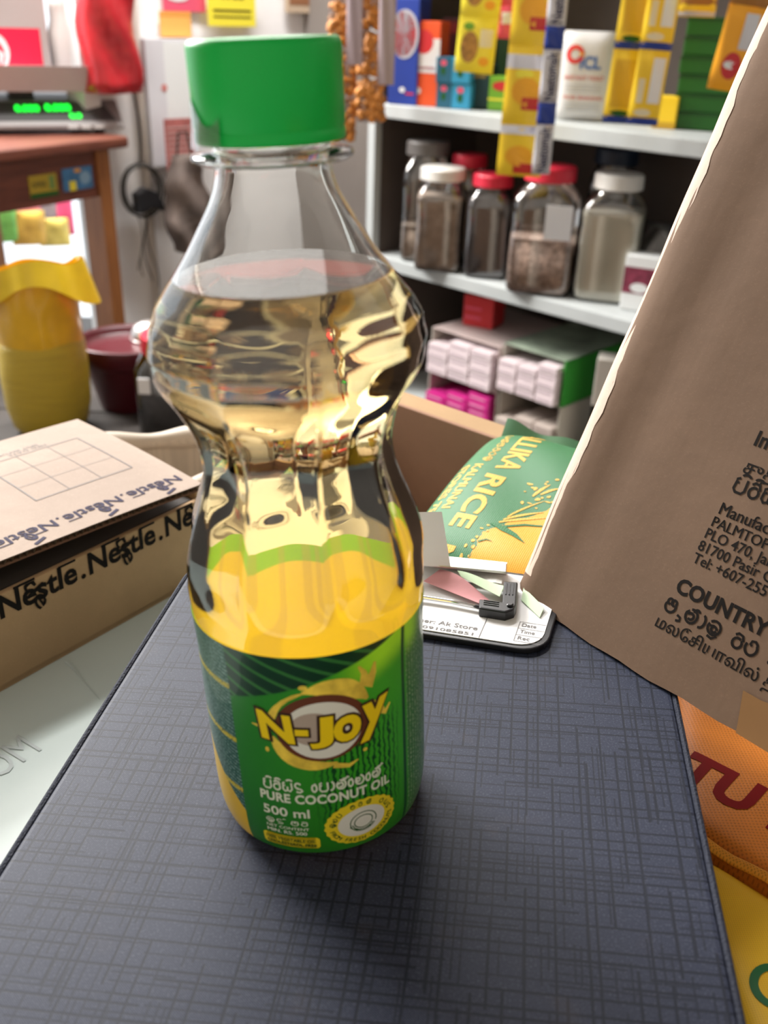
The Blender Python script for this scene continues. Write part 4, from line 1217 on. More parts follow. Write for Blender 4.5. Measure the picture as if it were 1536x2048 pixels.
def teabox(label, x, y, lift):
    M = stand(x, y, UB, -18) @ Matrix.Translation((0, 0, lift))
    return pack('tea_box', label, 'box', M, 0.068, 0.05, 0.044, M_CY, (('dark_side', -0.5, -0.05, 0.0, 1.0, mat('tea_dark_blue', (0.02, 0.12, 0.20), 0.5), 'r'), ('red_mark', 0.1, 0.3, 0.62, 0.88, M_PINK, 'e'), ('green_mark', 0.12, 0.28, 0.25, 0.6, M_GREEN, 'e'), ('red_mark', -0.38, -0.2, 0.66, 0.9, M_PINK, 'e'), ('green_mark', -0.36, -0.22, 0.3, 0.62, M_GREEN, 'e')), 'small blue tea boxes')
teabox('cyan tea box at the bottom of the small blue stack', 905, 218, 0)
teabox('cyan tea box on top of the small blue stack', 902, 218, 0.0445)
pack('dark_box', 'black-red box behind the stacked tea boxes', 'box', stand(905, 207, UB, -18), 0.060, 0.04, 0.155, mat('pack_black_red', (0.07, 0.012, 0.015), 0.5), (('red_band', -0.5, 0.5, 0.82, 0.95, mat('deep_red', (0.22, 0.02, 0.02), 0.5), 'r'),))
pack('teal_box', 'dark teal box between the tea boxes and the green box', 'box', stand(955, 219, UB, -18), 0.040, 0.05, 0.078, M_TEAL, (('gold_line', -0.3, 0.3, 0.7, 0.78, mat('dull_gold', (0.25, 0.17, 0.05), 0.5), 'r'),))
pack('green_tea_box', 'light green box with a red oval behind the orange sachets', 'box', stand(1000, 223, UB, -18), 0.052, 0.05, 0.060, M_LG, (('red_oval', -0.36, 0.36, 0.58, 0.86, M_RED, 'e'), ('pale_band', -0.5, 0.5, 0.30, 0.36, M_LEMON, 'r')))
pack('dark_green_pack', 'dark green pack with a white stripe behind the sachets', 'box', stand(1015, 212, UB, -10), 0.060, 0.04, 0.135, mat('pack_forest', (0.02, 0.075, 0.03), 0.5), (('white_stripe', 0.0, 0.14, 0.30, 0.75, mat('pack_pale', (0.42, 0.45, 0.42), 0.5), 'r'),))
# white yeast pouch
pm_ = stand(1158, 244, UB, -4)
yp = thing('yeast_pouch', 'white foil pouch with a red and yellow ring emblem', 'pouch', pm_)
pw_, ph_ = 0.094, 0.142
def pou(a, b, s):
    x = (a - .5) * pw_ * (1 - 0.10 * abs(2 * b - 1) ** 6)
    y = s * 0.017 * (1 - abs(2 * a - 1) ** 4) * (1 - abs(2 * b - 1) ** 5) ** 0.6
    return Vector((x, 0.02 + y, ph_ * b))
MB().grid(lambda a, b: pou(a, b, -1), 16, 16).grid(lambda a, b: pou(1 - a, b, 1), 16, 16).build('pouch_body', mat('white_foil', (0.58, 0.58, 0.59), 0.32, bump=0.4, bscale=40), yp, smooth=True)
def pf(x, z): return pou(x / pw_ + .5, z / ph_, -1).y - 0.0007
def pouch_print(mb, nm, m):
    refine(mb, 0.012).xf(lambda p: (p.x, pf(p.x, p.y), p.y)).build(nm, m, yp)
pouch_print(MB().ring(-0.020, 0.106, 0.008, 0.008, 0.0155, 0.015, 40), 'ring_emblem', M_RED)
pouch_print(MB().ribbon(arc(-0.020, 0.106, 0.0118, -20, 110, 0.0115, 14), 0.0075, 0), 'ring_segment', M_YEL)
pouch_print(fit(text_mb('ICL', 0.01, bold=0.04), -0.010, 0.026, 0.083, 0.104), 'blue_lettering', mat('pouch_blue', (0.06, 0.15, 0.40), 0.4))
pouch_print(fit(text_mb('INSTANT YEAST', 0.01, bold=0.01), -0.034, 0.034, 0.066, 0.073), 'red_lettering', mat('pouch_red', (0.55, 0.10, 0.08), 0.4))
pouch_print(fit(text_mb('FOR BAKING', 0.01, bold=0.01), -0.032, 0.034, 0.035, 0.041), 'red_lettering', MATS['pouch_red'])
_pl = MB()
for z_ in (0.058, 0.053, 0.048, 0.028, 0.023, 0.018): _pl.ribbon([(-0.032, z_), (0.030, z_)], 0.0016)
pouch_print(_pl, 'small_print', mat('pouch_grey', (0.45, 0.47, 0.50), 0.5))
jar('dark jar with a ribbed grey lid behind the white pouch', 1180, 205, UB, 0.11, 0.155, mat('grey_rib_lid', (0.26, 0.25, 0.23), 0.5), mat('black_tea', (0.012, 0.014, 0.010), 0.8), 0.8, 0.92, 0, name='tea_jar', back=0.03)
pack('yellow_box', 'plain yellow box low beside the green stack', 'box', stand(1325, 258, UB, -10), 0.038, 0.04, 0.050, M_YEL, (('orange_band', -0.5, 0.5, 0.0, 0.2, mat('dark_yellow', (0.55, 0.33, 0.02), 0.5), 'r'),))
for k in range(6):
    M = stand(1392, 262, UB, -6 + (k % 2) * 2) @ Matrix.Translation((0.001 * (k % 3), 0.004, 0.0282 * k))
    pack('green_box', ('bottom', 'second from the bottom', 'third from the bottom', 'third from the top', 'second from the top', 'topmost')[k] + ' dark green box of the stack right of the yellow box', 'box', M, 0.088, 0.06, 0.0275, M_GREEN, (('dark_lip', -0.5, 0.5, 0.80, 0.97, mat('green_lip', (0.006, 0.06, 0.006), 0.5), 'r'),), 'stacked dark green boxes')

# --- soap cartons on the bottom board
def tray(name, label, s0, s1, z0, z1, off, m_out, m_in, top=True, right=None):
    t = thing(name, label, 'carton', SH(s0, off, z0))
    w, h, d = s1 - s0, z1 - z0, 0.24
    bxo('side_panel', m_in, t, 0, 0.003, 0, d, 0, h, 0.0006)
    bxo('side_panel', right or m_out, t, w - 0.003, w, -0.004, d, 0, h, 0.0006)
    bxo('base_panel', m_in, t, 0.003, w - 0.003, 0, d, 0, 0.003)
    bxo('back_panel', m_in, t, 0.003, w - 0.003, d - 0.003, d, 0.003, h)
    if top: bxo('top_panel', m_out, t, 0, w, 0.0, d, h - 0.003, h, 0.0006)
    bxo('front_lip', m_out, t, 0.003, w - 0.003, -0.002, 0.0, 0, 0.006)
    return t
M_CREAM = mat('cream_card', (0.50, 0.46, 0.40), 0.6)
M_SOAPW = mat('soap_pinkish_white', (0.66, 0.56, 0.58), 0.5)
M_SOAPB = mat('soap_beige', (0.45, 0.38, 0.34), 0.5)
M_GCART = mat('carton_bright_green', (0.04, 0.30, 0.04), 0.4)
tray('soap_carton', 'cream display carton of magenta soaps, lower left on the bottom board', 0.178, 0.372, -0.5095, -0.432, 0.03, M_CREAM, M_CREAM)
tray('soap_carton', 'pinkish display carton of white soaps stacked on the magenta one', 0.180, 0.368, -0.4315, -0.335, 0.03, mat('carton_pinkish', (0.52, 0.42, 0.40), 0.55), M_CREAM)
tray('soap_carton', 'cream display carton of beige soaps below the green one', 0.376, 0.528, -0.5095, -0.416, 0.03, M_CREAM, M_CREAM)
tray('soap_carton', 'green display carton with an open front of white soaps', 0.374, 0.528, -0.4155, -0.322, 0.03, mat('carton_grey_green', (0.30, 0.36, 0.28), 0.5, var=0.4, vscale=14), M_CREAM, right=M_GCART)
def soaps(label, group, m, s0, w, z0, hts, hb, off):
    for c, n in enumerate(hts):
        for k in range(n):
            M = SH(s0 + c * (w + 0.004) + w / 2, off + 0.0015 * ((k + c) % 2), z0 + 0.0032 + k * (hb + 0.0006))
            t = thing('soap_box', label % (('bottom', 'second', 'third', 'fourth', 'fifth')[k], ('left', 'middle', 'right')[c]), 'soap', M, group)
            b = bxo('soap_wrapper', m, t, -w / 2, w / 2, 0, 0.09, 0, hb, 0.0012)
            bxo('brand_stripe', M_STRIPE[m.name], b, -w * 0.40, w * 0.30, -0.0004, 0.0002, hb * 0.35, hb * 0.65)
M_STRIPE = {'soap_magenta': mat('stripe_rose', (0.66, 0.22, 0.40), 0.5), 'soap_pinkish_white': mat('stripe_grey_rose', (0.52, 0.42, 0.46), 0.5), 'soap_beige': mat('stripe_tan', (0.36, 0.29, 0.26), 0.5)}
soaps('magenta soap box, %s up in the %s column of the lower left carton', 'magenta soap boxes', M_MAGENTA, 0.186, 0.056, -0.5095, (2, 3, 4), 0.0155, 0.012)
soaps('pinkish white soap box, %s up in the %s column of the pinkish carton', 'white soap boxes in the pinkish carton', M_SOAPW, 0.186, 0.055, -0.4315, (4, 5, 5), 0.0155, 0.012)
soaps('pinkish white soap box, %s up in the %s column of the green carton', 'white soap boxes in the green carton', M_SOAPW, 0.380, 0.044, -0.4155, (4, 4, 5), 0.0150, 0.010)
soaps('beige soap box, %s up in the %s column under the green carton', 'beige soap boxes', M_SOAPB, 0.382, 0.044, -0.5095, (2, 3, 3), 0.0155, 0.012)
pack('red_pack', 'red pack lying on the pinkish soap carton', 'box', SH(0.245, 0.10, -0.3345, 0.25), 0.070, 0.06, 0.066, M_RED, (('pink_line', -0.45, 0.1, 0.55, 0.62, M_PINK, 'r'), ('pink_line', -0.45, 0.1, 0.25, 0.32, M_PINK, 'r')))
pack('toothpaste_pack', 'upright white, black and blue pack beside the green soap carton', 'box', SH(0.628, 0.03, -0.5095, 0.5), 0.060, 0.05, 0.215, mat('pack_cream', (0.60, 0.56, 0.50), 0.5),
     (('black_band', -0.5, 0.5, 0.30, 0.58, M_BLACK, 'r'), ('blue_band', -0.5, 0.5, 0.12, 0.30, M_CY, 'r'), ('orange_band', -0.5, 0.5, 0.0, 0.12, M_ORANGE, 'r')))

# ================================================================== hanging sachet strips
def sachet_mb(w, h, t=0.004, dx=0.0):
    def f(a, b, s):
        e = (1 - abs(2 * a - 1) ** 6) * (1 - abs(2 * b - 1) ** 5)
        return Vector(((a - .5) * w + dx, s * t * max(0, e) ** 0.7 + 0.0012 * math.sin(a * 9 + b * 7), b * h))
    return MB().grid(lambda a, b: f(a, b, -1), 12, 12).grid(lambda a, b: f(1 - a, b, 1), 12, 12)
def strip(name, label, x, ybot, off, w, parts, yaw, swing=0.0, group='sachet strips hanging over the shelf'):
    s, z = sl(x, ybot, off)
    t = thing(name, label, 'sachets', SH(s, off, z, math.radians(yaw)) @ Matrix.Rotation(swing, 4, 'Y'), group)
    zz = 0.0
    for (h, m, prints) in parts:
        o = sachet_mb(w, h).build('sachet', m, t, smooth=True)
        o.location = (0, 0, zz)
        for (nm, x0, x1, z0, z1, pm, shape) in prints:
            if shape == 'e': mb = MB().ell((x0 + x1) / 2, (z0 + z1) / 2, (x1 - x0) / 2, (z1 - z0) / 2, 26)
            elif shape == 'r': mb = MB().ribbon([(x0, (z0 + z1) / 2), (x0 * .5 + x1 * .5, (z0 + z1) / 2), (x1, (z0 + z1) / 2)], (z1 - z0))
            else: mb = fit(text_mb(shape, 0.01, bold=0.03), x0, x1, z0, z1)
            if shape == 'v': pass
            mb.xf(lambda p: (p.x * w, p.y * h, 0))
            mb = refine(mb, 0.014)
            def fr(p):
                a, b = p.x / w + .5, p.y / h
                e = (1 - abs(2 * a - 1) ** 6) * (1 - abs(2 * b - 1) ** 5)
                return (p.x, -0.004 * max(0, e) ** 0.7 + 0.0012 * math.sin(a * 9 + b * 7) - 0.0007, p.y)
            mb.xf(fr).build(nm, pm, o)
        zz += h
    return t
M_SILV = mat('silver_foil', (0.62, 0.62, 0.66), 0.3, metal=0.3)
M_MANGO = mat('mango_print', (0.86, 0.40, 0.02), 0.35)
M_PALE = mat('pale_print', (0.80, 0.74, 0.52), 0.4)
M_DRED = mat('price_red', (0.55, 0.03, 0.02), 0.4)
def nest(first=False):
    return (('pale_top', -.5, .5, .72, .90, M_SILV, 'r'), ('mango', -.34, .26, .26, .62, M_MANGO, 'e'), ('splash', -.30, .10, .60, .72, M_LEMON, 'e'), ('price_patch', -.10, .36, .20, .36, M_DRED, 'r'), ('price_mark', -.04, .30, .24, .32, M_YEL, 'OFFER'))
strip('malt_strip', 'long orange-yellow sachet strip with red price patches', 1036, 352, -0.10, 0.074, [(0.080, M_YEL, (('mango', -.34, .26, .20, .60, M_MANGO, 'e'), ('pale_top', -.5, .5, .82, .99, M_SILV, 'r'), ('price_patch', -.14, .40, .06, .26, M_DRED, 'r')))] + [(0.116, M_YEL, nest())] * 3, 40, math.radians(1))
def side(n):
    r = []
    for k in range(n): r.append((0.085, M_SILV if k % 2 == 0 else M_NAVY, ()))
    return r
_s, _z = sl(1086, 348, -0.105)
ns = thing('malt_strip', 'narrow silver and blue sachet strip with dark vertical lettering', 'sachets', SH(_s, -0.112, _z, math.radians(48)), 'sachet strips hanging over the shelf')
for k in range(4):
    o = sachet_mb(0.030, 0.076).build('sachet', M_SILV, ns, smooth=True); o.location = (0, 0, k * 0.108)
    b = sachet_mb(0.030, 0.032).build('sachet_joint', M_NAVY, ns, smooth=True); b.location = (0, 0, k * 0.108 + 0.076)
    t = fit(text_mb('Nestomalt', 0.01, bold=0.02), 0.004, 0.072, -0.0085, 0.0085)
    t.xf(lambda p: (-p.y, -0.0052, p.x)).build('vertical_lettering', mat('navy_ink', (0.02, 0.02, 0.07), 0.5), o)
strip('soup_strip', 'lemon yellow sachet strip with brown pictures, left of the orange one', 946, 146, -0.08, 0.066, [(0.085, M_LEMON, (('food_picture', -.40, .05, .18, .74, mat('food_brown', (0.42, 0.22, 0.06), 0.5, var=.4, vscale=150), 'e'), ('pale_patch', .08, .40, .48, .80, M_PALE, 'r'), ('red_mark', .10, .36, .14, .30, M_ORANGE, 'e'), ('green_mark', -.36, -.10, .76, .90, M_LG, 'e')))] * 3, 40, math.radians(3))
strip('pink_strip', 'pink and white sachet strip partly behind the orange one', 1015, 78, -0.04, 0.042, [(0.05, M_PINK, (('white_band', -.5, .5, .45, .8, M_WHITE, 'r'),)), (0.075, M_PINK, (('green_mark', .0, .4, .2, .5, M_GREEN, 'e'), ('white_band', -.5, .5, .55, .9, M_WHITE, 'r')))], 36)
for k, (x_, lab) in enumerate(((1234, 'left of the two yellow sachet strips with blue bands'), (1283, 'right of the two yellow sachet strips with blue bands'))):
    yy_ = ((('text_panel', -.36, .30, .22, .86, mat('panel_yellow', (0.72, 0.44, 0.02), 0.4), 'r'), ('flag_mark', -.30, .30, .10, .18, M_GREEN, 'e'), ('blue_band', -.5, .5, .0, .10, M_NAVY, 'r')) if k == 0 else
           (('white_panel', .02, .40, .30, .90, M_WHITE, 'r'), ('pink_text', -.34, -.14, .30, .62, M_PALE, 'r'), ('flag_mark', -.34, .20, .12, .22, M_PALE, 'e'), ('blue_band', -.5, .5, .0, .10, M_NAVY, 'r')))
    strip('noodle_strip', lab, x_, 246 + 4 * k, -0.06, 0.047, [(0.104, M_LEMON if False else M_YEL, yy_)] * 3, 40, math.radians(2))
strip('small_strip', 'single yellow sachet bottom at the top edge right of the blue-banded strips', 1392, 34, -0.05, 0.052, [(0.06, M_YEL, (('brown_band', -.5, .5, .25, .6, mat('brown_band', (0.35, 0.15, 0.03), 0.4), 'r'), ('silver_edge', -.5, .5, .02, .12, M_SILV, 'r')))], 40)
strip('snack_strip', 'orange snack sachets with a red diamond beside the leaning carton', 1450, 182, -0.10, 0.052, [(0.105, M_ORANGE, (('grey_panel', .0, .36, .50, .92, M_SILV, 'r'), ('red_diamond', -.30, .20, .14, .46, M_RED, 'e'), ('white_mark', -.26, .14, .26, .36, M_WHITE, 'e'))), (0.10, M_ORANGE, (('brown_band', -.5, .5, .0, .25, MATS['brown_band'], 'r'),))], 40, math.radians(6))

# crunchy snack bags hanging at the shelf end: clear packets filled with orange bits
M_BIT = mat('crunchy_orange_bits', (0.52, 0.20, 0.035), 0.5, var=0.5, vscale=110)
M_LILAC = m_film('lilac_film', (0.80, 0.72, 0.74), 0.10, 0.2)
def snack(label, x, ybot, off, w, n, hh):
    s, z = sl(x, ybot, off)
    t = thing('snack_strip', label, 'snack bags', SH(s, off, z, math.radians(42)), 'strips of orange snack bags')
    rnd = random.Random(int(x))
    for k in range(n):
        o = sachet_mb(w, hh, 0.008).build('snack_bag', M_FILM, t, smooth=True); o.location = (0, 0, k * hh)
        mb = MB()
        for i in range(120):
            a, b = (rnd.random() - .5) * w * .86, (0.08 + rnd.random() * .82) * hh
            r = 0.0050 + rnd.random() * 0.0050
            q = Vector((a, (rnd.random() - .5) * 0.010, b))
            st = MB().loft([(-r, r * .4, r * .4, 2), (-r * .5, r * .9, r * .9, 2), (r * .4, r, r * .9, 2), (r, r * .4, r * .4, 2)], 7)
            an = rnd.random() * 3
            st.xf(lambda p: q + Vector((p.x * math.cos(an) - p.z * math.sin(an), p.y, p.x * math.sin(an) + p.z * math.cos(an))))
            mb.add(st.v, st.f)
        f_ = mb.build('snack_bits', M_BIT, o, smooth=True); f_['kind'] = 'stuff'
    return t
snack('left strip of orange snack bags hanging beside the green cap', 684, 282, -0.10, 0.052, 4, 0.082)
snack('right strip of orange snack bags in front of the blue box', 740, 246, -0.08, 0.052, 4, 0.080)
for x_, yb_, lab in ((712, 130, 'left greyish lilac empty film strip between the snack bags'), (775, 170, 'right greyish lilac empty film strip beside the blue box')):
    s_, z_ = sl(x_, yb_, -0.11)
    o = sachet_mb(0.030, 0.30, 0.002).build('film_strip', mat('lilac_plastic', (0.40, 0.32, 0.34), 0.3), smooth=True)
    o.matrix_world = SH(s_, -0.115, z_, math.radians(42))
    tag(o, lab, 'film', 'lilac film strips')

# ================================================================== white wall things
def WL(x, y, off=0.0):
    """point on the white wall at a pixel, its frame: X to the right along the wall, -Y into the room"""
    p = onplane(x, y, SO + SD * (WS + off), SD)
    return frame(p, SI, -SD, Vector((0, 0, 1)))
def wall_size(x0, y0, x1, y1, off=0.0):
    a = onplane(x0, y0, SO + SD * (WS + off), SD); b = onplane(x1, y1, SO + SD * (WS + off), SD)
    return (b - a).dot(SI), a.z - b.z
def wall_card(name, label, cat, x0, y0, x1, y1, m, off=0.004, th=0.003, prints=(), group=None):
    w, _ = wall_size(x0, y1, x1, y1, off); _, h = wall_size(x0, y0, x0, y1, off)
    t = thing(name, label, cat, WL(x0, y1, off), group)
    b = bxo('card', m, t, 0, w, 0, th, 0, h, 0.0006)
    for (nm, a0, a1, c0, c1, pm, shape) in prints:
        if shape == 'r': bxo(nm, pm, b, a0 * w, a1 * w, -0.0008, 0.0, c0 * h, c1 * h)
        elif shape == 'e': MB().ell((a0 + a1) / 2, (c0 + c1) / 2, (a1 - a0) / 2, (c1 - c0) / 2, 24).xf(lambda p: (p.x * w, -0.001, p.y * h)).build(nm, pm, b)
        else: fit(text_mb(shape, 0.01, bold=0.02), a0 * w, a1 * w, c0 * h, c1 * h).xf(lambda p: (p.x, -0.0012, p.y)).build(nm, pm, b)
    return t
wall_card('wall_board', 'tall pale grey board on the wall left of the green cap', 'board', 308, 78, 420, 335, mat('board_grey', (0.66, 0.66, 0.70), 0.5), 0.045, 0.030, (('red_mark', .22, .32, .60, .66, mat('faded_red', (0.6, 0.22, 0.2), 0.6), 'e'), ('white_panel', .30, .98, .28, .98, M_WHITE, 'r')))
wall_card('sticky_note', 'orange sticky note above the pale wall board', 'note', 322, 22, 384, 74, mat('note_orange', (0.85, 0.42, 0.10), 0.7), 0.012, 0.002, (('note_gum_edge', 0, 1, .85, 1.0, mat('note_orange_dark', (0.80, 0.36, 0.07), 0.7), 'r'),))
wall_card('pink_sign', 'pink sign with a white swirl at the top edge', 'sign', 328, -70, 412, 22, M_PINK, 0.010, 0.003, (('white_swirl', .05, .62, .22, .50, M_WHITE, 'e'),))
wall_card('yellow_sign', 'yellow sign with black print above the green cap', 'sign', 418, -50, 512, 52, M_LEMON, 0.030, 0.003, (('print_line', .1, .9, .30, .34, M_INK, 'r'), ('black_print', .30, .75, .55, .70, M_INK, '1700'), ('print_line', .1, .9, .18, .21, M_INK, 'r')))
wall_card('price_list', 'small red price list hanging below the wall board', 'paper', 335, 238, 392, 345, mat('list_red', (0.42, 0.13, 0.12), 0.6, var=.3, vscale=60), 0.080, 0.002, tuple(('list_line', .06, .94, .12 + .1 * k, .15 + .1 * k, mat('list_pale', (0.55, 0.35, 0.33), 0.6), 'r') for k in range(8)))
wall_card('brown_parcel_label', 'brown-and-white pack corner on the wall behind the cap', 'sign', 575, -40, 660, 25, mat('parcel_tan', (0.55, 0.42, 0.30), 0.6), 0.02, 0.01, (('brown_print', .05, .9, .25, .5, mat('parcel_brown', (0.30, 0.13, 0.06), 0.6), 'r'),))
# conduit, coil of cable and plug
c0 = WL(298, 400, 0.02).translation
cn = MB().tube([(0, 0, -0.70), (0, 0, 1.2)], 0.009, 12).build('conduit_pipe', mat('pipe_beige', (0.62, 0.56, 0.50), 0.5), smooth=True)
cn.matrix_world = Matrix.Translation(c0); tag(cn, 'beige vertical conduit pipe on the white wall', 'pipe')
M_CABLE = mat('cable_grey_black', (0.05, 0.045, 0.04), 0.5)
cm = WL(280, 378, 0.045)
ck = thing('cable_coil', 'coil of dark grey cable hanging on the white wall', 'cable', cm)
rr_ = px(44, cm.translation)
for k in range(5):
    ph = k * 1.3
    MB().tube([(rr_ * (0.86 + 0.05 * k) * math.cos(t_) + 0.004 * math.cos(ph), -0.003 * k, rr_ * (1.0 + 0.03 * k) * math.sin(t_) + 0.005 * math.sin(ph)) for t_ in [2 * PI * i / 36 for i in range(36)]], 0.0028, 6, True).build('cable_loop', M_CABLE, ck, smooth=True)
MB().tube([(0.0 + 0.01 * math.sin(i * .35), -0.006, rr_ * 0.9 + i * 0.018) for i in range(16)], 0.0026, 6).build('cable_lead', M_CABLE, ck, smooth=True)
for k in range(4):
    MB().tube([((k - 1.5) * 0.012 + 0.012 * math.sin(i * .5 + k), -0.004, -rr_ - i * 0.017) for i in range(9 + k)], 0.0014, 6).build('cable_tail', M_CABLE, ck, smooth=True)
pg_ = WL(290, 428, 0.07)
ad = thing('power_adapter', 'black power adapter hanging on the cable coil', 'adapter', pg_)
MB().prism([(-0.014, 0.0), (0.030, 0.012), (0.052, 0.0), (0.058, 0.012), (0.040, 0.045), (0.010, 0.058), (-0.014, 0.045)], 0, 0.03).xf(lambda p: (p.x, p.z, p.y)).build('adapter_body', M_BLACK, ad, bevel=0.003)
MB().tube([(0.045, 0.015, 0.03), (0.055, 0.015, 0.015), (0.066, 0.015, -0.004)], 0.004, 8).build('plug_lead', M_BLACK, ad)
# dark bag hanging on the wall
hb = WL(380, 500, 0.10)
hw = px(46, hb.translation); hh_ = px(180, hb.translation)
bagm = MB().loft([(hh_ * t, hw * (0.75 + 0.25 * math.sin(PI * min(1, t * 1.1))) * (1 - 0.35 * t ** 4), 0.045 * (1 - .3 * t), 2.6) for t in [i / 14 for i in range(15)]], 36)
for p in bagm.v:
    p.x += 0.008 * math.sin(p.z * 60 + 1) ; p.y += 0.008 * math.sin(p.z * 45 + p.x * 70)
hg = thing('hanging_bag', 'dim grey-brown cloth bag hanging on the wall behind the bottle neck', 'bag', hb)
bagm.build('bag_cloth', mat('grey_brown_cloth', (0.15, 0.115, 0.10), 0.8, var=0.5, vscale=14, bump=.5, bscale=30), hg, smooth=True)
MB().tube([(-0.02, 0, hh_), (-0.012, 0, hh_ + 0.05), (0.012, 0, hh_ + 0.05), (0.02, 0, hh_)], 0.003, 8).build('bag_strap', M_CABLE, hg)
ap = WL(716, 420, 0.16)
an_ = MB().loft([(0.0, 0.05, 0.02, 3), (0.10, 0.05, 0.025, 3), (0.16, 0.04, 0.02, 3)], 24).build('navy_cloth', mat('navy_cloth', (0.02, 0.022, 0.035), 0.8), smooth=True)
an_.matrix_world = ap; tag(an_, 'dark navy cloth hanging between the bottle neck and shelf side', 'cloth')
# red plastic bag hanging left
rb_ = WL(226, 184, 0.055)
rw = px(54, rb_.translation); rh = px(250, rb_.translation)
rm = MB().loft([(rh * t, rw * (1.0 + .04 * math.sin(t * 5)), 0.05 * (1 - .4 * t), 3) for t in [i / 12 for i in range(13)]], 32)
for p in rm.v: p.x += 0.003 * math.sin(p.z * 40); p.y += 0.010 * math.sin(p.z * 35 + p.x * 60)
M_REDP = mat('red_plastic_bag', (0.42, 0.015, 0.022), 0.3, var=0.35, vscale=12, coat=0.3)
ro = rm.build('red_bag', M_REDP, smooth=True); ro.matrix_world = rb_
tag(ro, 'shiny red plastic bag hanging on the wall above the table end', 'bag')

# ================================================================== table with the scale
T0 = at(258, 272, 2.1)
TX = Vector((0.5, 0.866, 0)); TY = Vector((-0.866, 0.5, 0))
TB = frame(Vector((T0.x, T0.y, 0)), TX, TY, Vector((0, 0, 1)))
TZ = T0.z
tb = thing('wooden_table', 'reddish brown wooden table carrying the weighing scale', 'table', TB)
M_TW = m_wood('red_brown_wood', (0.11, 0.030, 0.018), (0.17, 0.05, 0.028), 0.45, (3, 30, 30))
M_TL = m_wood('orange_brown_wood', (0.24, 0.085, 0.022), (0.33, 0.125, 0.035), 0.5, (30, 30, 3))
bxo('table_top', M_TW, tb, -1.0, 0.0, 0.0, 0.48, TZ - 0.024, TZ, 0.008, 3)
bxo('apron', M_TW, tb, -0.95, -0.078, 0.03, 0.05, TZ - 0.122, TZ - 0.024)
bxo('apron', M_TW, tb, -0.07, -0.05, 0.066, 0.42, TZ - 0.122, TZ - 0.024)
for (x_, y_) in ((-0.078, 0.022), (-0.97, 0.022), (-0.078, 0.42), (-0.97, 0.42)):
    bxo('leg', M_TL, tb, x_, x_ + 0.036, y_, y_ + 0.062, FLOOR, TZ - 0.024, 0.003)
def on_apron(x, y, q=0.0285):
    p = onplane(x, y, TB @ Vector((0, q, 0)), TY); l = TB.inverted() @ p
    return l.x, l.z
for nm, lab, (x0, y0, x1, y1), m, prints in (
        ('yellow_sticker', 'yellow sticker with green edge on the table apron', (62, 352, 118, 398), mat('sticker_yellow', (0.45, 0.33, 0.03), 0.5), (('green_edge', 0, 1, 0, .2, M_GREEN, 'r'), ('green_strip', .72, .9, .3, .9, mat('sticker_green', (0.18, 0.30, 0.08), 0.5), 'r'), ('dark_print', .08, .6, .45, .70, mat('olive_print', (0.16, 0.14, 0.03), 0.5), 'OFFER'))),
        ('blue_sticker', 'blue sticker next to the table leg', (128, 338, 188, 384), mat('sticker_blue', (0.06, 0.20, 0.42), 0.5, var=.3, vscale=60), (('yellow_patch', .2, .42, .0, .42, M_LEMON, 'r'), ('pale_burst', .55, .92, .2, .8, mat('sticker_pale', (0.25, 0.42, 0.6), 0.5), 'e'), ('orange_spot', .38, .62, .78, .95, M_ORANGE, 'e')))):
    ax_, az_ = on_apron(x0, y1); bx_, _ = on_apron(x1, y1); _, bz_ = on_apron(x0, y0)
    w_, h_ = bx_ - ax_, bz_ - az_
    t = thing(nm, lab, 'sticker', TB @ Matrix.Translation((ax_, 0.0285, az_)), 'stickers on the table')
    b = bxo('sticker_sheet', m, t, 0, w_, -0.0005, 0.0012, 0, h_)
    for (pn, a0, a1, c0_, c1_, pm, shp) in prints:
        if shp == 'r': bxo(pn, pm, b, a0 * w_, a1 * w_, -0.0010, -0.0005, c0_ * h_, c1_ * h_)
        elif shp == 'e': MB().ell((a0 + a1) / 2 * w_, (c0_ + c1_) / 2 * h_, (a1 - a0) / 2 * w_, (c1_ - c0_) / 2 * h_, 20).xf(lambda p: (p.x, -0.0012, p.y)).build(pn, pm, b)
        else: fit(text_mb(shp, .01, bold=.02), a0 * w_, a1 * w_, c0_ * h_, c1_ * h_).xf(lambda p: (p.x, -0.0014, p.y)).build(pn, pm, b)

# scale
_sp = onz(222, 268, TZ)
SA = math.radians(24)
SCF = frame(Vector((_sp.x, _sp.y, TZ)), Vector((math.cos(SA), math.sin(SA), 0)), Vector((-math.sin(SA), math.cos(SA), 0)), Vector((0, 0, 1)))
sc_ = thing('weighing_scale', 'electronic weighing scale with steel tray and green digits on the table', 'scale', SCF)
M_SCB = mat('scale_grey_plastic', (0.30, 0.28, 0.28), 0.4)
M_SCD = mat('scale_panel_dark', (0.07, 0.068, 0.07), 0.35)
SW = 0.36
prf = [(0.0, 0.010), (0.0, 0.020), (0.085, 0.062), (0.30, 0.066), (0.30, 0.010)]
MB().prism(prf, -SW, 0.03).xf(lambda p: (p.z, p.x, p.y)).build('scale_base', M_SCB, sc_, bevel=0.003)
def on_pan(u, v, o): # u along X (0..1), v up the sloped panel (0..1)
    return Vector((-SW + 0.012 + (SW + 0.010) * u, 0.004 + 0.076 * v - 0.442 * o, 0.0215 + 0.0378 * v + 0.897 * o))
pn = MB().add([on_pan(0.28, 0.12, .001), on_pan(.99, .12, .001), on_pan(.93, .98, .001), on_pan(.20, .98, .001)], [(0, 1, 2, 3)]).build('display_panel', M_SCD, sc_)
M_LED = mat('green_digits', (0.0, 0.3, 0.02), 0.5, emit=(0.01, 1.0, 0.05), estr=2.2)
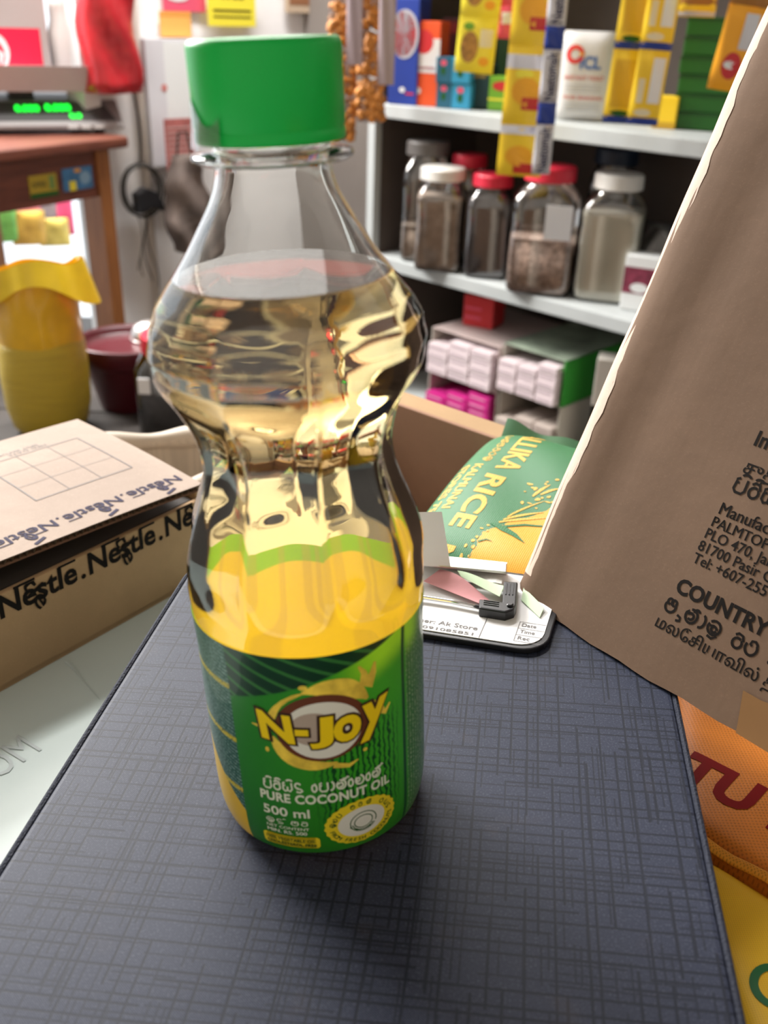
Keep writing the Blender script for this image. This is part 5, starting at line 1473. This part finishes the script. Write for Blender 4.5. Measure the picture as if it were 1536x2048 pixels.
def digits(s, u0, u1, v0, v1):
    t = fit(text_mb(s, .01, bold=.05), 0, 1, 0, 1)
    t.xf(lambda p: on_pan(u0 + (u1 - u0) * p.x, v0 + (v1 - v0) * p.y, .002)).build('digits', M_LED, pn)
digits('0.000', .42, .56, .52, .84)
digits('0.000', .59, .74, .54, .88)
digits('0.0', .72, .79, .20, .46)
for k in range(4):
    MB().lathe([(0.012, 0), (0.012, 0.012), (0.009, 0.014)], 16).xf(lambda p: (p.x + (-SW + 0.02 if k % 2 else -0.02), p.y + (0.03 if k < 2 else 0.26), p.z)).build('foot', M_BLACK, sc_)
for k in range(3):
    bxo('key_button', M_WHITE, sc_, -0.09 + 0.028 * k, -0.07 + 0.028 * k, -0.0015, 0.0, 0.012, 0.018)
bxo('tray_post', M_BLACK, sc_, -SW * .55, -SW * .40, 0.12, 0.20, 0.064, 0.086)
pn2 = MB()
z0_, z1_ = 0.084, 0.136
ot = [(-SW - 0.005, 0.010), (0.012, 0.010), (0.012, 0.30), (-SW - 0.005, 0.30)]
it = [(-SW + 0.012, 0.028), (-0.006, 0.028), (-0.006, 0.282), (-SW + 0.012, 0.282)]
vs_ = [(x, y, z1_) for x, y in ot] + [(x, y, z0_) for x, y in it] + [(x * .995 - .001, y, z1_ - 0.0) for x, y in [(-SW - 0.001, 0.014), (0.008, 0.014), (0.008, 0.296), (-SW - 0.001, 0.296)]] + [(x, y, z0_ + 0.003) for x, y in it]
fs_ = [(0, 1, 5, 4)[::-1], (1, 2, 6, 5)[::-1], (2, 3, 7, 6)[::-1], (3, 0, 4, 7)[::-1], (4, 5, 6, 7)[::-1], (12, 13, 14, 15)] + [(8 + i, 8 + (i + 1) % 4, 12 + (i + 1) % 4, 12 + i) for i in range(4)] + [(i, 8 + i, 8 + (i + 1) % 4, (i + 1) % 4)[::-1] for i in range(4)]
pn2.add(vs_, fs_).build('weighing_tray', mat('satin_steel', (0.50, 0.49, 0.50), 0.45, metal=0.15, var=0.06, vscale=10), sc_)
# things standing on the tray
tp = SCF @ Matrix.Translation((0, 0, z0_ + 0.0035))
ab = pack('label_box', 'grey-beige box with a red label and white swirl on the scale tray', 'box', tp @ Matrix.Translation((-0.182, 0.085, 0)), 0.160, 0.10, 0.19, mat('greige_card', (0.42, 0.37, 0.36), 0.6),
          (('red_label', -.5, .40, .10, .62, mat('label_crimson', (0.72, 0.012, 0.06), 0.4), 'r'),))
sw_ = MB().ribbon([(0.15 * math.cos(a) - 0.20, 0.36 + 0.17 * math.sin(a)) for a in [math.radians(220 - 300 * i / 20) for i in range(21)]], [0.02 + 0.05 * math.sin(PI * i / 20) for i in range(21)])
sw_.ribbon([(-0.24, 0.31), (-0.18, 0.39), (-0.12, 0.35), (-0.15, 0.25)], [0.02, 0.05, 0.05, 0.03])
sw_.xf(lambda p: (p.x * 0.160 * 1.0, -0.0012, p.y * 0.19)).build('white_swirl', M_WHITE, ab)
wj = thing('white_canister', 'white plastic canister beside the red-labelled box on the tray', 'canister', tp @ Matrix.Translation((-0.050, 0.13, 0)))
MB().loft([(0, .043, .043, 3), (.004, .046, .046, 3), (.11, .047, .047, 3), (.135, .040, .040, 2.6), (.16, .040, .040, 2.6), (.20, .044, .044, 2.6)], 36).build('canister_body', mat('milky_plastic', (0.72, 0.68, 0.66), 0.4), wj, smooth=True)
bxo('paper_tag', M_PALE, wj, -0.006, 0.026, -0.0475, -0.0445, 0.160, 0.185)
# ================================================================== bright snack packs hanging outside behind the table
cols = [((0.85, 0.50, 0.10), 'yellow-orange'), ((0.80, 0.25, 0.30), 'rose pink'), ((0.25, 0.65, 0.15), 'bright green'), ((0.80, 0.62, 0.15), 'golden yellow'), ((0.35, 0.30, 0.36), 'violet grey'), ((0.72, 0.08, 0.20), 'crimson')]
for k, (x_, y_, w_, h_, c) in enumerate(((14, 484, 50, 80, 2), (62, 490, 66, 66, 0), (112, 492, 58, 54, 3), (52, 440, 62, 60, 1), (98, 440, 56, 56, 4), (134, 470, 32, 86, 5), (10, 430, 60, 50, 0))):
    p_ = at(x_, y_, 2.55 + 0.03 * k)
    o = sachet_mb(px(w_, p_), px(h_, p_), 0.012).build('snack_pack', mat('outside_' + cols[c][1].replace(' ', '_').replace('-', '_'), cols[c][0], 0.35, var=.3, vscale=30), smooth=True)
    d_ = (p_ - CAM); d_.z = 0; d_.normalize()
    o.matrix_world = frame(p_, Vector((d_.y, -d_.x, 0)), d_, Vector((0, 0, 1)))
    where = ('at the left edge above the yellow sack', 'in the middle of the row under the table', 'nearest the white post', 'high under the table apron', 'below the blue sticker', 'against the white post', 'at the far left under the apron')[k]
    tag(o, cols[c][1] + ' snack pack ' + where, 'snack pack', 'snack packs seen under the table')

# ================================================================== low bench with sack, bucket and jar
BZ = -0.385
bn = thing('low_bench', 'dark low bench under the yellow sack and maroon bucket', 'bench', loc=(-0.62, 1.3, 0))
M_BN = mat('dark_bench_wood', (0.05, 0.042, 0.038), 0.7, var=0.3, vscale=10)
for k in range(4): bxo('plank', M_BN, bn, -0.17, 0.50, -0.40 + 0.2 * k, -0.204 + 0.2 * k, BZ - 0.03, BZ, 0.002)
for x_ in (-0.16, 0.42):
    for y_ in (-0.36, 0.32): bxo('leg', M_BN, bn, x_, x_ + 0.05, y_, y_ + 0.05, FLOOR, BZ - 0.03)
sp_ = onz(82, 884, BZ)
ys = thing('yellow_sack', 'yellow plastic sack of grain standing at the left edge', 'sack', loc=(sp_.x, sp_.y + 0.06, BZ))
hw_ = px(82, sp_)
M_SACK = mat('yellow_sack_full', (0.50, 0.36, 0.03), 0.4, var=0.10, vscale=14, bump=0.8, bscale=60, stretch=(1, 1, 12))
M_SACKT = mat('yellow_sack_film', (0.72, 0.42, 0.012), 0.32, var=0.18, vscale=18, coat=0.3)
MB().loft([(0.0, hw_ * .70, hw_ * .70, 2.3), (0.015, hw_ * .88, hw_ * .88, 2.3), (0.05, hw_ * .99, hw_ * .99, 2.3), (0.10, hw_ * 1.02, hw_ * 1.02, 2.3), (0.150, hw_, hw_, 2.3), (0.165, hw_ * .9, hw_ * .9, 2.3)], 48).build('filled_body', M_SACK, ys, smooth=True)
up_ = MB()
def sack(a, b):
    an = 2 * PI * a
    r = hw_ * (0.97 + 0.03 * math.sin(b * 3)) * (1 + 0.035 * math.sin(5 * an + 7 * b) * (0.3 + b) + 0.03 * math.sin(9 * an - 5 * b) * b)
    z = 0.148 + (0.128 + 0.014 * math.sin(an + 2.5) + 0.006 * math.sin(4 * an)) * b
    return Vector((r * math.cos(an) * (1 + 0.10 * b ** 3), r * math.sin(an), z))
up_.grid(lambda a, b: sack(a, b), 64, 16, cu=True)
up_.build('loose_neck', M_SACKT, ys, smooth=True)
# folded-over collar
MB().grid(lambda a, b: sack(a, 1.0) * 1.0 + Vector((math.cos(2 * PI * a), math.sin(2 * PI * a), 0)) * (0.006 + 0.010 * b + 0.010 * b * max(0, math.cos(2 * PI * a))) - Vector((0, 0, (0.052 + 0.018 * math.sin(4 * PI * a + 1)) * b)), 64, 6, cu=True).build('folded_collar', mat('yellow_collar', (0.74, 0.52, 0.02), 0.32, var=.12, vscale=20), ys, smooth=True)
MB().grid(lambda a, b: (hw_ * 0.2 * math.cos(0) * a - hw_ * .9, -hw_ * 0.98 - 0.012, 0.245 + 0.014 * b + 0.02 * a), 4, 2).build('white_tag', M_WHITE, ys)
bk_p = at(252, 680, 1.66)
bk = thing('maroon_bucket', 'maroon plastic bucket with lid and side handle', 'bucket', loc=(bk_p.x, bk_p.y, BZ))
bh = bk_p.z - BZ; br = px(98, bk_p)
M_MB = mat('maroon_plastic', (0.075, 0.009, 0.014), 0.33, spec=0.35)
MB().lathe([(br * .62, 0), (br * .64, .004), (br * .88, bh - 0.03), (br * .90, bh - 0.028)], 56).build('bucket_body', M_MB, bk, smooth=True)
MB().lathe([(br * .88, bh - 0.034), (br * .97, bh - 0.030), (br, bh - 0.010), (br * 1.01, bh), (br * .97, bh + 0.004), (br * .93, bh - 0.004), (br * .86, bh - 0.012), (br * .3, bh - 0.010), (0.002, bh - 0.010)], 56).build('bucket_lid', M_MB, bk, smooth=True)
MB().tube([(-br * (1.0 + 0.05 * math.sin(t * PI)), -0.01 - 0.06 * math.sin(t * PI / 2) * 0.4, bh - 0.012 - 0.085 * t) for t in [i / 10 for i in range(11)]], [0.007] * 9 + [0.006, 0.004], 8).build('side_handle', M_MB, bk, smooth=True)
bw = thing('steel_bowl', 'small upturned steel bowl on the bucket lid', 'bowl', loc=(bk_p.x + 0.032, bk_p.y + br * 0.50, bk_p.z - 0.009))
MB().lathe([(0.034, 0), (0.035, 0.002), (0.033, 0.012), (0.026, 0.024), (0.012, 0.031), (0.001, 0.032)], 40, cap=False).build('bowl_shell', M_STEEL, bw, smooth=True)
MB().tube([(0.0345 * math.cos(2 * PI * i / 32), 0.0345 * math.sin(2 * PI * i / 32), 0.0015) for i in range(32)], 0.0012, 6, True).build('bowl_rim', M_STEEL, bw, smooth=True)
jp = onz(322, 905, BZ)
rj = thing('floor_jar', 'large dark jar with a red lid beside the maroon bucket', 'jar', loc=(jp.x + 0.02, jp.y + 0.06, BZ))
jr = 0.062
jl = [(0.001, jr * .9, jr * .9, 3), (.006, jr, jr, 3), (.13, jr, jr, 3), (.15, jr * .85, jr * .85, 2.5), (.158, jr * .78, jr * .78, 2)]
MB().loft(jl, 36).build('jar_body', M_JAR, rj, smooth=True)
MB().loft([(z + .003, a * .95, a * .95, e) for z, a, _, e in jl[:3]], 36).xf(lambda p: (p.x, p.y, p.z * .62)).build('contents', mat('black_beans', (0.02, 0.018, 0.018), 0.7, var=.4, vscale=120), rj, smooth=True)
MB().lathe([(jr * .84, .152), (jr * .84, .178), (jr * .78, .182), (.001, .183)], 40).build('lid', M_LIDR, rj)
bxo('white_patch', M_PAPER, rj, -jr * .75, -jr * .45, -jr - .0012, -jr * .96, .10, .125)

# rolled sack rim behind the printed carton
bs_p = Vector((-0.172, 0.334, 0))
bs = thing('cloth_sack', 'beige cloth sack with a rolled open rim behind the printed carton', 'sack', loc=(bs_p.x + 0.012, bs_p.y + 0.075, FLOOR))
M_BUR = m_weave('beige_sackcloth', (0.55, 0.47, 0.38), 0.0016, 0.75)
sz = -0.060 - FLOOR
def srim(a, b):
    an = 2 * PI * a
    return Vector(((0.062 + 0.003 * math.sin(3 * an)) * math.cos(an), (0.052 + 0.003 * math.sin(2 * an)) * math.sin(an), b))
MB().grid(lambda a, b: srim(a, 0) * (1 - 0.10 * (1 - b)) * 1.0 + Vector((0, 0, sz * b + 0.006 * math.sin(2 * PI * a * 3) * b)), 64, 20, cu=True).build('sack_body', M_BUR, bs, smooth=True)
MB().tube([srim(i / 48, 0) * 1.03 + Vector((0, 0, sz + 0.008 * math.sin(2 * PI * i / 48 * 2 + 1))) for i in range(48)], [0.008 + 0.0015 * math.sin(i * 0.8) for i in range(48)], 12, True).build('rolled_rim', M_BUR, bs, smooth=True)
MB().grid(lambda a, b: srim(a, 0) * (0.02 + 0.94 * b) + Vector((0, 0, sz - 0.07 + 0.01 * math.sin(a * 12) * b)), 48, 6, cu=True).build('sack_contents', mat('dark_grain', (0.10, 0.085, 0.07), 0.9, var=.4, vscale=80), bs)

# unseen fixture added around the fill light
fx = thing('fill_light_housing', 'unseen white housing added for the fill light above the shelf end', 'lamp', loc=(-0.32, 1.72, 1.64))
bxo('housing', M_WHITE, fx, -0.60, 0.60, -0.07, 0.07, 0.02, 0.108, 0.006)
for x_ in (-0.59, 0.57): bxo('end_cap', M_WHITE, fx, x_, x_ + 0.02, -0.03, 0.03, -0.02, 0.02, 0.002)
